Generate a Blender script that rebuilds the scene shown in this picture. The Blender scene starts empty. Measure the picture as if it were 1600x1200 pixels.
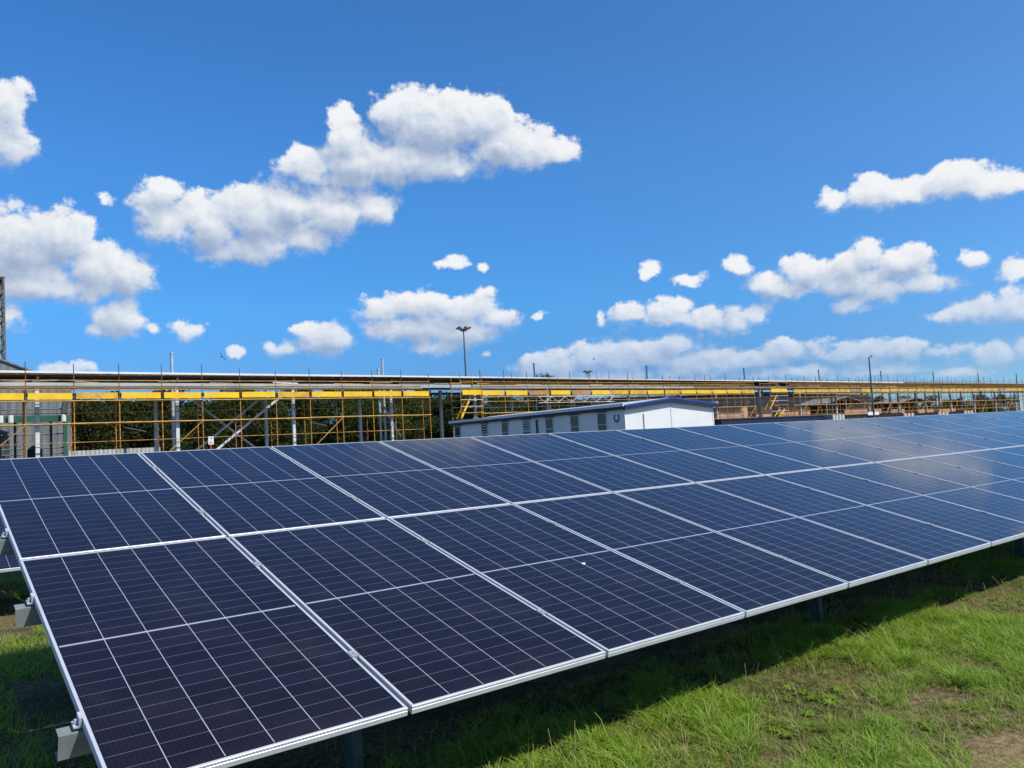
import bpy, math, random
import numpy as np
from mathutils import Vector, Matrix

random.seed(7)
RNG = np.random.default_rng(7)
C = bpy.context.scene.collection
sc = bpy.context.scene
R = math.radians
PI = math.pi

# ------------------------------------------------------------------ camera
cam_d = bpy.data.cameras.new('camera')
cam = bpy.data.objects.new('camera', cam_d)
C.objects.link(cam)
right = Vector((0.7878906, -0.6132080, -0.0566071))
down = Vector((0.0015174, 0.0938552, -0.9955847))
fwd = Vector((0.6158134, 0.7843259, 0.0748781))
cam.matrix_world = Matrix(((right.x, -down.x, -fwd.x, -1.751),
                           (right.y, -down.y, -fwd.y, -3.0446),
                           (right.z, -down.z, -fwd.z, 1.65),
                           (0, 0, 0, 1)))
cam_d.sensor_width = 36
cam_d.lens = 28.415
cam_d.clip_start = 0.05
cam_d.clip_end = 5000
sc.camera = cam

# ------------------------------------------------------------------ light, sky, exposure
SUN_DIR = Vector((0.35, -0.78, 1.0)).normalized()        # towards the sun
SUN_EL = math.asin(SUN_DIR.z)
SUN_AZ = math.atan2(SUN_DIR.x, SUN_DIR.y)                # from +Y, clockwise seen from above
sl = bpy.data.lights.new('sun', 'SUN')
sl.energy = 4.9
sl.angle = R(0.53)
sl.color = (1.0, 0.955, 0.88)
sun = bpy.data.objects.new('sun', sl)
sun.rotation_euler = SUN_DIR.to_track_quat('Z', 'Y').to_euler()
sun.location = SUN_DIR * 60
C.objects.link(sun)
sc.view_settings.view_transform = 'Standard'
sc.view_settings.look = 'None'
sc.view_settings.exposure = 0.0
sc.view_settings.gamma = 1.0
sc.cycles.max_bounces = 6
sc.cycles.diffuse_bounces = 3
sc.cycles.glossy_bounces = 3
sc.cycles.transparent_max_bounces = 6
sc.cycles.caustics_reflective = False
sc.cycles.caustics_refractive = False

# cumulus lobes: azimuth, elevation, half width, half height (degrees on the sky)
CLOUDS = [(5.82,21.59,1.41,1.48),(5.97,19.65,1.61,1.44),(4.98,20.58,1.97,2.48),(6.46,18.81,0.74,0.8),(6.75,13.63,2.36,2.47),(9,14.18,2.12,2.01),(10.94,12.53,2.01,1.79),(12.79,12.21,1.81,1.53),(7.75,11.59,2.74,1.35),(5.08,12.19,2.6,2.25),(10.2,11.31,2.88,0.95),(6.38,9.6,1.06,0.92),(12.17,9.36,1.63,1.38),(12.75,10.18,0.98,0.81),(10.88,8.65,0.91,0.64),(14.35,8.93,0.69,0.41),(16.25,8.69,1.03,0.8),(15.17,15.54,1.88,1.37),(17.97,15.67,2.45,1.97),(20.89,16.38,2.74,2.2),(23.05,17.06,2.37,1.67),(26.09,16.68,2.65,1.78),(29,16.88,1.8,1.28),(20.82,14.29,3.15,1.18),(24.27,14.97,3.05,1.11),(18.32,13.69,1.47,0.67),(15.03,17.93,1.1,0.71),(17.42,17.75,0.37,0.36),(11.57,16.62,0.59,0.43),(13.95,16.87,0.54,0.4),(30.91,23.12,2.11,1.53),(33.64,22.39,3.24,2.21),(36.43,22.47,2.79,1.88),(26.79,22.48,0.99,1.05),(24.04,20.18,1.23,0.82),(28.03,20.04,3.38,1.74),(32.12,20.02,4.13,1.76),(38.2,20.85,2.69,1.91),(40.49,20.22,1.95,1.59),(42.8,20.14,1.2,1.08),(27.29,18.79,2.46,0.67),(34.4,19.46,5.08,0.76),(34.64,12.94,0.87,0.44),(36.55,12.59,0.37,0.35),(29.35,9.88,2.24,1.07),(32.06,10.02,2.72,1.25),(34.78,9.68,2.74,1.26),(37.26,9.01,1.65,0.9),(31.09,8.62,4.05,1.25),(34.7,8.19,2.73,1.17),(32.83,7.15,1.99,0.54),(40.56,9,0.46,0.27),(24.42,7.59,1.81,0.88),(24.03,8.69,1.21,0.61),(26.08,7.98,1.14,0.8),(19.44,7.34,0.74,0.43),(21.44,7.65,0.67,0.39),(40.94,5.4,2.5,1.09),(44.14,5.74,2.7,1.08),(47.28,5.74,2.66,1.16),(49.51,6.02,1.97,1.06),(50.72,4.59,2.59,1.06),(45.85,4.41,4.01,0.72),(36.43,6.43,0.59,0.27),(46.8,8.6,1.34,0.84),(48.81,8.62,1.32,0.8),(50.25,8.93,0.87,0.57),(44.73,8.54,0.36,0.54),(52.03,7.71,1.55,0.87),(53.96,7.62,1.52,0.87),(55.25,7.93,1,0.65),(48.49,11.65,0.8,0.52),(50.73,10.69,1,0.39),(54.53,11.16,1.05,0.64),(56.24,9.89,1.65,0.77),(58.74,10.32,1.92,1.04),(61.52,10.37,1.85,1.15),(62.36,11.03,1.22,0.89),(64.57,10.34,1.47,0.96),(65.52,8.59,1.87,0.8),(63.29,8.56,2.09,0.89),(61.32,7.94,1.46,0.58),(66.61,8.63,0.78,0.39),(60.9,14.58,1.1,0.64),(63.07,14.82,1.74,0.99),(65.3,14.42,2.19,0.89),(67.84,14.51,1.74,1.17),(69.71,14.05,1.6,0.82),(71.36,13.78,1.29,0.62),(68.63,9.7,1.09,0.62),(67.79,9.96,0.55,0.27),(70.57,8.81,0.98,0.68),(66.78,6.53,0.95,0.44),(68.53,6.58,1.52,0.78),(70.53,6.43,1.62,0.91),(53.32,4.83,2.96,0.96),(57.11,5.24,2.11,0.85),(61.04,4.58,2.62,0.92),(63.71,4.61,2.21,0.73),(66.24,4.35,1.48,0.48),(69.29,3.75,1.39,0.93),(67.17,2.89,1.9,0.4),(70.96,3.95,1.09,0.91),(57.81,3.81,4.02,0.64),(62.86,3.37,3.36,0.49),(9.06,6.21,1.54,0.48),
          (61.05,9.39,5.43,0.99),(57.44,9.41,2.44,0.68),(25.3,8,2.09,1.15),(22.91,7.4,1.28,0.61),(47.24,5.25,6.65,0.89),(27.42,21.6,1.8,1.3),(24.45,19.5,2.19,1.07),(55,4.69,3.33,0.69),(48.77,8.09,2.2,0.71),(14.41,16.7,1.32,1.04),
          # beyond the picture's edges (seen mirrored in the panels)
          (77.5,16.6,2.3,1.0),(94,24,6,3),(102,23,5,2.5),(98,12,6,2),(-8,14,5,2.4),(-14,16,4,2.6),(62,33,3.5,1.6)]


def nn(nt, typ, **kw):
    n = nt.nodes.new(typ)
    for k, v in kw.items():
        setattr(n, k, v)
    return n


def val(nt, sock, v):
    if hasattr(v, 'is_output'):
        nt.links.new(v, sock)
    else:
        sock.default_value = v


def mth(nt, op, a, b=None, c=None, clamp=False):
    n = nn(nt, 'ShaderNodeMath', operation=op, use_clamp=clamp)
    val(nt, n.inputs[0], a)
    if b is not None:
        val(nt, n.inputs[1], b)
    if c is not None:
        val(nt, n.inputs[2], c)
    return n.outputs[0]


def vmth(nt, op, a, b=None, c=None):
    n = nn(nt, 'ShaderNodeVectorMath', operation=op)
    val(nt, n.inputs[0], a)
    if b is not None:
        val(nt, n.inputs[1], b)
    if c is not None:
        val(nt, n.inputs[2], c)
    return n.outputs['Value'] if op in ('LENGTH', 'DOT_PRODUCT') else n.outputs[0]


def mixc(nt, fac, a, b, blend='MIX'):
    n = nn(nt, 'ShaderNodeMix', data_type='RGBA', blend_type=blend)
    val(nt, n.inputs[0], fac)
    val(nt, n.inputs[6], a if hasattr(a, 'is_output') else (*a, 1)[:4])
    val(nt, n.inputs[7], b if hasattr(b, 'is_output') else (*b, 1)[:4])
    return n.outputs[2]


def smooth(nt, v, lo, hi, a=0.0, b=1.0):
    n = nn(nt, 'ShaderNodeMapRange', interpolation_type='SMOOTHSTEP')
    val(nt, n.inputs[0], v)
    val(nt, n.inputs[1], lo)
    val(nt, n.inputs[2], hi)
    val(nt, n.inputs[3], a)
    val(nt, n.inputs[4], b)
    return n.outputs[0]


def noise(nt, vec, scale, detail=4, rough=0.55, dist=0.0):
    n = nn(nt, 'ShaderNodeTexNoise')
    n.noise_dimensions = '3D'
    if vec is not None:
        nt.links.new(vec, n.inputs['Vector'])
    n.inputs['Scale'].default_value = scale
    n.inputs['Detail'].default_value = detail
    n.inputs['Roughness'].default_value = rough
    n.inputs['Distortion'].default_value = dist
    return n.outputs['Fac']


def rep3(nt, v):
    n = nn(nt, 'ShaderNodeCombineXYZ')
    for i in range(3):
        nt.links.new(v, n.inputs[i])
    return n.outputs[0]


def build_world():
    w = bpy.data.worlds.new('World')
    sc.world = w
    w.use_nodes = True
    nt = w.node_tree
    nt.nodes.clear()
    out = nn(nt, 'ShaderNodeOutputWorld')
    bg = nn(nt, 'ShaderNodeBackground')
    bg.inputs['Strength'].default_value = 0.1
    nt.links.new(bg.outputs[0], out.inputs[0])
    sky = nn(nt, 'ShaderNodeTexSky', sky_type='NISHITA')
    sky.sun_disc = False
    sky.sun_elevation = SUN_EL
    sky.sun_rotation = SUN_AZ
    sky.altitude = 1400
    sky.air_density = 1.0
    sky.dust_density = 0.25
    sky.ozone_density = 3.0
    tc = nn(nt, 'ShaderNodeTexCoord')
    sep = nn(nt, 'ShaderNodeSeparateXYZ')
    nt.links.new(tc.outputs['Generated'], sep.inputs[0])
    az = mth(nt, 'MULTIPLY', mth(nt, 'ARCTAN2', sep.outputs[0], sep.outputs[1]), 180 / PI)
    el = mth(nt, 'MULTIPLY', mth(nt, 'ARCSINE', sep.outputs[2]), 180 / PI)
    cmb = nn(nt, 'ShaderNodeCombineXYZ')
    nt.links.new(az, cmb.inputs[0])
    nt.links.new(el, cmb.inputs[1])
    p = cmb.outputs[0]
    # clear air: deeper blue than the model away from the horizon
    tint = nn(nt, 'ShaderNodeValToRGB')
    nt.links.new(mth(nt, 'DIVIDE', el, 40.0, clamp=True), tint.inputs[0])
    cr = tint.color_ramp
    cr.elements[0].position = 0.0
    cr.elements[0].color = SKY_LOW
    cr.elements[1].position = 1.0
    cr.elements[1].color = SKY_TOP
    for ps, c_ in SKY_MID:
        e = cr.elements.new(ps)
        e.color = c_
    toward = vmth(nt, 'DOT_PRODUCT', tc.outputs['Generated'], tuple(SUN_DIR))
    tint_c = mixc(nt, smooth(nt, toward, -0.25, 0.85), tint.outputs[0], (1.0, 1.36, 1.68))
    blue = mixc(nt, 1.0, sky.outputs[0], tint_c, 'MULTIPLY')

    def lobes(pv, lst, k):
        s = None
        for (a, b, ra, rb) in lst:
            q = vmth(nt, 'MULTIPLY_ADD', pv, (1 / ra, 1 / rb, 0), (-a / ra, -b / rb, 0))
            w_ = min(ra, rb * 1.35) ** 0.62
            pk = 0.72 if ra < 0.8 else 1.0              # the smallest scraps are thin
            d = mth(nt, 'MULTIPLY_ADD', vmth(nt, 'LENGTH', q), -w_, w_ * pk)
            s = d if s is None else mth(nt, 'SMOOTH_MAX', s, d, k)
        return s

    def fbm(pv):
        # fractal wisps plus round cauliflower billows
        a = noise(nt, vmth(nt, 'MULTIPLY', pv, (1.0, 1.25, 1.0)), 0.45, 8, 0.555, 0.2)
        v = nn(nt, 'ShaderNodeTexVoronoi', voronoi_dimensions='2D', feature='SMOOTH_F1', normalize=True)
        nt.links.new(pv, v.inputs['Vector'])
        v.inputs['Scale'].default_value = 0.62
        v.inputs['Detail'].default_value = 3.0
        v.inputs['Roughness'].default_value = 0.62
        v.inputs['Lacunarity'].default_value = 2.3
        v.inputs['Smoothness'].default_value = 0.35
        bil = mth(nt, 'SUBTRACT', 0.42, v.outputs['Distance'])
        return mth(nt, 'MULTIPLY_ADD', bil, 0.62, a)
    dwarp = nn(nt, 'ShaderNodeTexNoise')
    nt.links.new(p, dwarp.inputs['Vector'])
    dwarp.inputs['Scale'].default_value = 0.5
    dwarp.inputs['Detail'].default_value = 3
    pw = vmth(nt, 'MULTIPLY_ADD', dwarp.outputs['Color'], (1.3, 0.9, 0), vmth(nt, 'SUBTRACT', p, (0.65, 0.45, 0)))
    S = mth(nt, 'ADD', lobes(pw, CLOUDS, 0.45), -0.04)
    n0 = fbm(p)
    n1 = fbm(vmth(nt, 'ADD', p, (0.30, 0.45, 0.0)))
    big = [c for c in CLOUDS if c[2] > 1.0]
    offs = vmth(nt, 'MULTIPLY', (0.45, 1.35, 0.0), rep3(nt, smooth(nt, el, 3.0, 17.0, 0.45, 1.0)))
    S2 = mth(nt, 'ADD', lobes(vmth(nt, 'ADD', pw, offs), big, 0.45), -0.04)
    f = mth(nt, 'ADD', S, mth(nt, 'MULTIPLY', mth(nt, 'SUBTRACT', n0, 0.5), 2.3))
    # light from the upper right: thin towards the sun = lit, thick = grey belly
    grad = mth(nt, 'SUBTRACT', S, S2)                  # >0 near the top, <0 in the belly
    soft = smooth(nt, grad, -0.2, 0.9, 1.05, 0.48)     # crisp tops, ragged undersides
    alpha = smooth(nt, mth(nt, 'DIVIDE', mth(nt, 'ADD', f, 0.14), soft), 0.0, 1.0)
    lit = mth(nt, 'MULTIPLY_ADD', grad, 0.42, mth(nt, 'MULTIPLY', mth(nt, 'SUBTRACT', n0, n1), 1.0))
    lit = mth(nt, 'ADD', lit, 0.46)
    lit = mth(nt, 'SUBTRACT', lit, mth(nt, 'MULTIPLY', smooth(nt, f, 0.4, 2.0), 0.26))
    ramp = nn(nt, 'ShaderNodeValToRGB')
    nt.links.new(lit, ramp.inputs[0])
    cr = ramp.color_ramp
    cr.interpolation = 'B_SPLINE'
    cr.elements[0].position = 0.0
    cr.elements[0].color = (0.33, 0.42, 0.60, 1)
    cr.elements[1].position = 1.0
    cr.elements[1].color = (0.90, 0.915, 0.935, 1)
    for ps, c_ in ((0.3, (0.44, 0.53, 0.69, 1)), (0.62, (0.67, 0.735, 0.835, 1)), (0.85, (0.83, 0.86, 0.90, 1))):
        e = cr.elements.new(ps)
        e.color = c_
    cloud_light = vmth(nt, 'MULTIPLY', ramp.outputs[0], (10.0, 10.0, 10.0))
    far = smooth(nt, el, 1.0, 11.0, 0.55, 0.0)          # low clouds are veiled by the air in front of them
    cl = mixc(nt, far, cloud_light, blue)
    col = mixc(nt, alpha, blue, cl)
    # below the horizon: plain pale earth
    gnd = mixc(nt, smooth(nt, el, -2.0, -0.2), (1.2, 1.25, 1.0), col)
    nt.links.new(gnd, bg.inputs[0])
    w.cycles.sampling_method = 'MANUAL'
    w.cycles.sample_map_resolution = 512


SKY_LOW = (0.40, 0.65, 1.00, 1)
SKY_MID = [(0.12, (0.37, 0.69, 1.09, 1)), (0.25, (0.45, 1.07, 1.52, 1)), (0.5, (0.57, 1.32, 1.88, 1))]
SKY_TOP = (0.50, 1.28, 2.02, 1)
build_world()


# ------------------------------------------------------------------ helpers
class MB:
    """collects boxes, bars and tubes into ONE mesh object"""
    def __init__(self):
        self.v, self.f, self.m = [], [], []

    def add(self, vs, fs, mi=0):
        b = len(self.v)
        self.v += [tuple(x) for x in vs]
        self.f += [tuple(b + i for i in q) for q in fs]
        self.m += [mi] * len(fs)

    def box(self, x0, x1, y0, y1, z0, z1, mi=0):
        vs = [(x, y, z) for z in (z0, z1) for y in (y0, y1) for x in (x0, x1)]
        self.add(vs, [(0, 2, 3, 1), (4, 5, 7, 6), (0, 1, 5, 4), (2, 6, 7, 3), (0, 4, 6, 2), (1, 3, 7, 5)], mi)

    def frame_of(self, a, b, up=(0, 0, 1)):
        d = (Vector(b) - Vector(a)).normalized()
        u = Vector(up)
        if abs(d.dot(u)) > 0.98:
            u = Vector((0, 1, 0))
        s = d.cross(u).normalized()
        return d, s, s.cross(d).normalized()

    def bar(self, a, b, w, h, mi=0, up=(0, 0, 1)):
        a, b = Vector(a), Vector(b)
        d, s, t = self.frame_of(a, b, up)
        o = [(-w / 2, -h / 2), (w / 2, -h / 2), (w / 2, h / 2), (-w / 2, h / 2)]
        vs = [a + s * x + t * y for x, y in o] + [b + s * x + t * y for x, y in o]
        self.add(vs, [(3, 2, 1, 0), (4, 5, 6, 7), (0, 1, 5, 4), (1, 2, 6, 5), (2, 3, 7, 6), (3, 0, 4, 7)], mi)

    def tube(self, a, b, r, r2=None, n=8, mi=0):
        a, b = Vector(a), Vector(b)
        r2 = r if r2 is None else r2
        d, s, t = self.frame_of(a, b)
        vs = []
        for p, q in ((a, r), (b, r2)):
            for i in range(n):
                an = 2 * PI * i / n
                vs.append(p + s * math.cos(an) * q + t * math.sin(an) * q)
        fs = [(i, (i + 1) % n, n + (i + 1) % n, n + i) for i in range(n)]
        fs += [tuple(reversed(range(n))), tuple(range(n, 2 * n))]
        self.add(vs, fs, mi)

    def prism(self, poly, y0, y1, mi=0):
        """polygon in x,z extruded along y"""
        n = len(poly)
        vs = [(x, y0, z) for x, z in poly] + [(x, y1, z) for x, z in poly]
        fs = [(i, (i + 1) % n, n + (i + 1) % n, n + i) for i in range(n)]
        fs += [tuple(reversed(range(n))), tuple(range(n, 2 * n))]
        self.add(vs, fs, mi)

    def build(self, name, mat, parent=None, smooth_sh=False):
        me = bpy.data.meshes.new(name)
        me.from_pydata(self.v, [], self.f)
        for mm in (mat if isinstance(mat, (list, tuple)) else [mat]):
            me.materials.append(mm)
        if any(self.m):
            me.polygons.foreach_set('material_index', self.m)
        if smooth_sh:
            me.polygons.foreach_set('use_smooth', [True] * len(me.polygons))
        me.update()
        import bmesh
        bm = bmesh.new()
        bm.from_mesh(me)
        bmesh.ops.recalc_face_normals(bm, faces=bm.faces)
        bm.to_mesh(me)
        bm.free()
        o = bpy.data.objects.new(name, me)
        C.objects.link(o)
        if parent is not None:
            o.parent = parent
        return o


def np_mesh(name, verts, faces, mat, parent=None, cols=None):
    """verts (N,3), faces (M,k) arrays"""
    me = bpy.data.meshes.new(name)
    k = faces.shape[1]
    me.vertices.add(len(verts))
    me.vertices.foreach_set('co', verts.astype(np.float32).ravel())
    me.loops.add(faces.size)
    me.loops.foreach_set('vertex_index', faces.astype(np.int32).ravel())
    me.polygons.add(len(faces))
    me.polygons.foreach_set('loop_start', np.arange(0, faces.size, k, dtype=np.int32))
    me.polygons.foreach_set('loop_total', np.full(len(faces), k, dtype=np.int32))
    me.update(calc_edges=True)
    if cols is not None:
        at = me.attributes.new('tone', 'FLOAT_VECTOR', 'POINT')
        at.data.foreach_set('vector', cols.astype(np.float32).ravel())
    me.materials.append(mat)
    o = bpy.data.objects.new(name, me)
    C.objects.link(o)
    if parent is not None:
        o.parent = parent
    return o


def tag(o, label=None, cat=None, group=None, kind=None):
    if label:
        o['label'] = label
    if cat:
        o['category'] = cat
    if group:
        o['group'] = group
    if kind:
        o['kind'] = kind
    return o


def thing(name, label, cat, loc=(0, 0, 0), rz=0.0, group=None):
    o = bpy.data.objects.new(name, None)
    o.empty_display_size = 0.2
    C.objects.link(o)
    o.location = loc
    o.rotation_euler = (0, 0, rz)
    return tag(o, label, cat, group)


def copy_tree(o, parent=None):
    c = o.copy()
    C.objects.link(c)
    if parent is not None:
        c.parent = parent
    for ch in list(o.children):
        copy_tree(ch, c)
    return c


ORD = ['first', 'second', 'third', 'fourth', 'fifth', 'sixth', 'seventh', 'eighth', 'ninth', 'tenth', 'eleventh',
       'twelfth', 'thirteenth', 'fourteenth', 'fifteenth', 'sixteenth', 'seventeenth', 'eighteenth', 'nineteenth',
       'twentieth', 'twenty-first', 'twenty-second', 'twenty-third', 'twenty-fourth', 'twenty-fifth', 'twenty-sixth']


# ------------------------------------------------------------------ materials
def mat(name, col, rough=0.6, metal=0.0, var=0.0, vscale=3.0, bump=0.0, spec=0.5, detail=5, col2=None):
    m = bpy.data.materials.new(name)
    m.use_nodes = True
    nt = m.node_tree
    b = nt.nodes['Principled BSDF']
    b.inputs['Roughness'].default_value = rough
    b.inputs['Metallic'].default_value = metal
    b.inputs['Specular IOR Level'].default_value = spec
    b.inputs['Base Color'].default_value = (*col, 1)
    if var or bump:
        tc = nn(nt, 'ShaderNodeTexCoord')
        f = noise(nt, tc.outputs['Object'], vscale, detail, 0.6)
        if var:
            c2 = col2 if col2 else tuple(max(0.0, x * (1 - var)) for x in col)
            nt.links.new(mixc(nt, smooth(nt, f, 0.35, 0.68), col, c2), b.inputs['Base Color'])
            nt.links.new(mth(nt, 'MULTIPLY_ADD', f, 0.25, max(0.0, rough - 0.12)), b.inputs['Roughness'])
        if bump:
            bn = nn(nt, 'ShaderNodeBump')
            bn.inputs['Strength'].default_value = bump
            bn.inputs['Distance'].default_value = 0.02
            nt.links.new(f, bn.inputs['Height'])
            nt.links.new(bn.outputs[0], b.inputs['Normal'])
    return m


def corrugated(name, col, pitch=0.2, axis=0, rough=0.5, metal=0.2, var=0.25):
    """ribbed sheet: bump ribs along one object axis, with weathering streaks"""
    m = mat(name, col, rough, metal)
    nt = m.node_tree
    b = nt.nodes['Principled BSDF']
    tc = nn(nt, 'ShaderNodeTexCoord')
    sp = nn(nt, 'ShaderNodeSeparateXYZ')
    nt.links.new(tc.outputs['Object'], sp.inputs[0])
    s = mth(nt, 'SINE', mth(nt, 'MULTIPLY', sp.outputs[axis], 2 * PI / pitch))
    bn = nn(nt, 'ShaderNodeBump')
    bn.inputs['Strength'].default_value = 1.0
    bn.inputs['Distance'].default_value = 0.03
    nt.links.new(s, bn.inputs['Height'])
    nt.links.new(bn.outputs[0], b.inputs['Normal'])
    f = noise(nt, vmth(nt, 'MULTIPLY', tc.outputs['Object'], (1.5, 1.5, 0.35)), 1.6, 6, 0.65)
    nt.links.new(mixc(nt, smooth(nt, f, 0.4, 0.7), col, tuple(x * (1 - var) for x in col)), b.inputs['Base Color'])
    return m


def brick_mat(name, c1, c2, mortar, scale=4.0):
    m = mat(name, c1, 0.85)
    nt = m.node_tree
    b = nt.nodes['Principled BSDF']
    tc = nn(nt, 'ShaderNodeTexCoord')
    sp = nn(nt, 'ShaderNodeSeparateXYZ')
    nt.links.new(tc.outputs['Object'], sp.inputs[0])
    cb = nn(nt, 'ShaderNodeCombineXYZ')
    nt.links.new(mth(nt, 'ADD', sp.outputs[0], sp.outputs[1]), cb.inputs[0])
    nt.links.new(sp.outputs[2], cb.inputs[1])
    br = nn(nt, 'ShaderNodeTexBrick')
    nt.links.new(cb.outputs[0], br.inputs['Vector'])
    br.inputs['Color1'].default_value = (*c1, 1)
    br.inputs['Color2'].default_value = (*c2, 1)
    br.inputs['Mortar'].default_value = (*mortar, 1)
    br.inputs['Scale'].default_value = scale
    f = noise(nt, tc.outputs['Object'], 0.9, 5, 0.6)
    nt.links.new(mixc(nt, mth(nt, 'MULTIPLY', smooth(nt, f, 0.4, 0.75), 0.35), br.outputs[0], (0.12, 0.07, 0.05)), b.inputs['Base Color'])
    return m


def sep_x(nt, v):
    n = nn(nt, 'ShaderNodeSeparateXYZ')
    nt.links.new(v, n.inputs[0])
    return n.outputs[0]


def cell_off(nt, ip):
    n = nn(nt, 'ShaderNodeCombineXYZ')
    for i in range(2):
        nt.links.new(ip.outputs['Random'], n.inputs[i])
    return n.outputs[0]


def cell_mat():
    m = mat('solar_cells', (0.012, 0.013, 0.03), 0.1)
    nt = m.node_tree
    b = nt.nodes['Principled BSDF']
    tc = nn(nt, 'ShaderNodeTexCoord')
    sp = nn(nt, 'ShaderNodeSeparateXYZ')
    nt.links.new(tc.outputs['Object'], sp.inputs[0])
    x, y = sp.outputs[0], sp.outputs[1]

    def line(v, pitch, half):
        fr = mth(nt, 'FRACT', mth(nt, 'DIVIDE', v, pitch))
        d = mth(nt, 'MULTIPLY', mth(nt, 'MINIMUM', fr, mth(nt, 'SUBTRACT', 1.0, fr)), pitch)
        return smooth(nt, d, half * 1.25, half * 0.75)
    xo = mth(nt, 'SUBTRACT', x, 0.015)
    upper = mth(nt, 'GREATER_THAN', y, 1.1395)
    yo = mth(nt, 'SUBTRACT', mth(nt, 'SUBTRACT', y, 0.0195), mth(nt, 'MULTIPLY', upper, 0.02))
    lc = mth(nt, 'MULTIPLY', line(xo, 0.184, 0.0017), 0.9)
    lr = mth(nt, 'MULTIPLY', line(yo, 0.0925, 0.0008), 0.45)
    mid = smooth(nt, mth(nt, 'ABSOLUTE', mth(nt, 'SUBTRACT', y, 1.1395)), 0.0056, 0.0042)
    bus = mth(nt, 'MULTIPLY', line(xo, 0.0184, 0.0005), 0.035)
    edge_x = mth(nt, 'LESS_THAN', mth(nt, 'ABSOLUTE', mth(nt, 'SUBTRACT', x, 0.567)), 0.548)
    edge_y = mth(nt, 'LESS_THAN', mth(nt, 'ABSOLUTE', mth(nt, 'SUBTRACT', y, 1.1395)), 1.117)
    ins = mth(nt, 'MULTIPLY', edge_x, edge_y)
    lm = mth(nt, 'MULTIPLY', mth(nt, 'MAXIMUM', mth(nt, 'MAXIMUM', lc, lr), bus), ins)
    lm = mth(nt, 'MAXIMUM', lm, mth(nt, 'MULTIPLY', mid, edge_x))
    # every half cell and every panel a slightly different blue
    ip = nn(nt, 'ShaderNodeObjectInfo')
    cell = nn(nt, 'ShaderNodeCombineXYZ')
    nt.links.new(mth(nt, 'FLOOR', mth(nt, 'DIVIDE', xo, 0.184)), cell.inputs[0])
    nt.links.new(mth(nt, 'FLOOR', mth(nt, 'DIVIDE', yo, 0.0925)), cell.inputs[1])
    nt.links.new(mth(nt, 'MULTIPLY', ip.outputs['Random'], 50.0), cell.inputs[2])
    wn = nn(nt, 'ShaderNodeTexWhiteNoise')
    nt.links.new(cell.outputs[0], wn.inputs['Vector'])
    cc = mixc(nt, wn.outputs['Value'], (0.0095, 0.0075, 0.0125), (0.0125, 0.0100, 0.0175))
    dust = noise(nt, vmth(nt, 'ADD', tc.outputs['Object'], vmth(nt, 'MULTIPLY', (1, 1, 1), cell.outputs[0])) if False else tc.outputs['Object'], 2.3, 7, 0.65)
    base = mixc(nt, lm, cc, (0.44, 0.45, 0.52))
    # thin dust film, heavier along the lower edge of each panel
    low = smooth(nt, y, 0.10, 0.0, 0.0, 0.35)
    dm = mth(nt, 'MULTIPLY', mth(nt, 'ADD', smooth(nt, dust, 0.45, 0.8), low), 0.035)
    base = mixc(nt, dm, base, (0.33, 0.29, 0.23))
    sv = nn(nt, 'ShaderNodeTexVoronoi', voronoi_dimensions='3D')
    nt.links.new(vmth(nt, 'ADD', tc.outputs['Object'], vmth(nt, 'MULTIPLY', cell_off(nt, ip), (7.0, 3.0, 0.0))), sv.inputs['Vector'])
    sv.inputs['Scale'].default_value = 5.5
    speck = mth(nt, 'MULTIPLY', smooth(nt, sv.outputs['Distance'], 0.035, 0.015), mth(nt, 'GREATER_THAN', sep_x(nt, sv.outputs['Color']), 0.90))
    base = mixc(nt, mth(nt, 'MULTIPLY', speck, 0.5), base, (0.5, 0.48, 0.42))
    nt.links.new(base, b.inputs['Base Color'])
    nt.links.new(mth(nt, 'MULTIPLY_ADD', dust, 0.10, 0.05), b.inputs['Roughness'])
    b.inputs['IOR'].default_value = 1.30
    b.inputs['Specular IOR Level'].default_value = 0.5
    return m


M = {}
M['cells'] = cell_mat()
M['alu'] = mat('anodised_aluminium', (0.70, 0.71, 0.72), 0.42, 0.35, var=0.12, vscale=6)
M['galv'] = mat('galvanised_steel', (0.46, 0.49, 0.48), 0.5, 0.35, var=0.3, vscale=5)
M['mid_galv'] = mat('zinc_coated', (0.30, 0.325, 0.31), 0.6, 0.3, var=0.35, vscale=6)
M['shade_galv'] = mat('shaded_zinc', (0.07, 0.085, 0.08), 0.7, 0.2, var=0.4, vscale=5)  # zinc with the shade under the array darkened into its colour
M['dark_steel'] = mat('dull_steel', (0.10, 0.11, 0.12), 0.55, 0.3, var=0.3)
M['black'] = mat('black_plastic', (0.012, 0.012, 0.014), 0.5)
M['dropping'] = mat('dried_white', (0.75, 0.74, 0.70), 0.8)
M['yellow'] = mat('yellow_paint', (0.90, 0.58, 0.006), 0.45, var=0.35, vscale=1.1, col2=(0.80, 0.45, 0.01))
M['yellow_worn'] = mat('worn_yellow_paint', (0.78, 0.46, 0.015), 0.55, var=0.6, vscale=1.6, col2=(0.52, 0.28, 0.04))
M['orange'] = mat('orange_tube', (0.62, 0.27, 0.03), 0.55, var=0.6, vscale=2.5, col2=(0.30, 0.13, 0.035))
M['rail'] = mat('yellow_tube', (0.66, 0.36, 0.03), 0.55, var=0.6, vscale=1.3, col2=(0.40, 0.22, 0.06))
M['rust'] = mat('rusty_tube', (0.22, 0.10, 0.05), 0.7, var=0.5, vscale=3)
M['timber'] = mat('scaffold_board', (0.42, 0.30, 0.18), 0.8, var=0.4, vscale=1.6)
M['timber_orange'] = mat('orange_board', (0.52, 0.27, 0.10), 0.8, var=0.4, vscale=2)
M['white_steel'] = mat('pale_grey_paint', (0.62, 0.66, 0.66), 0.5, var=0.2, vscale=1.4)
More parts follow.
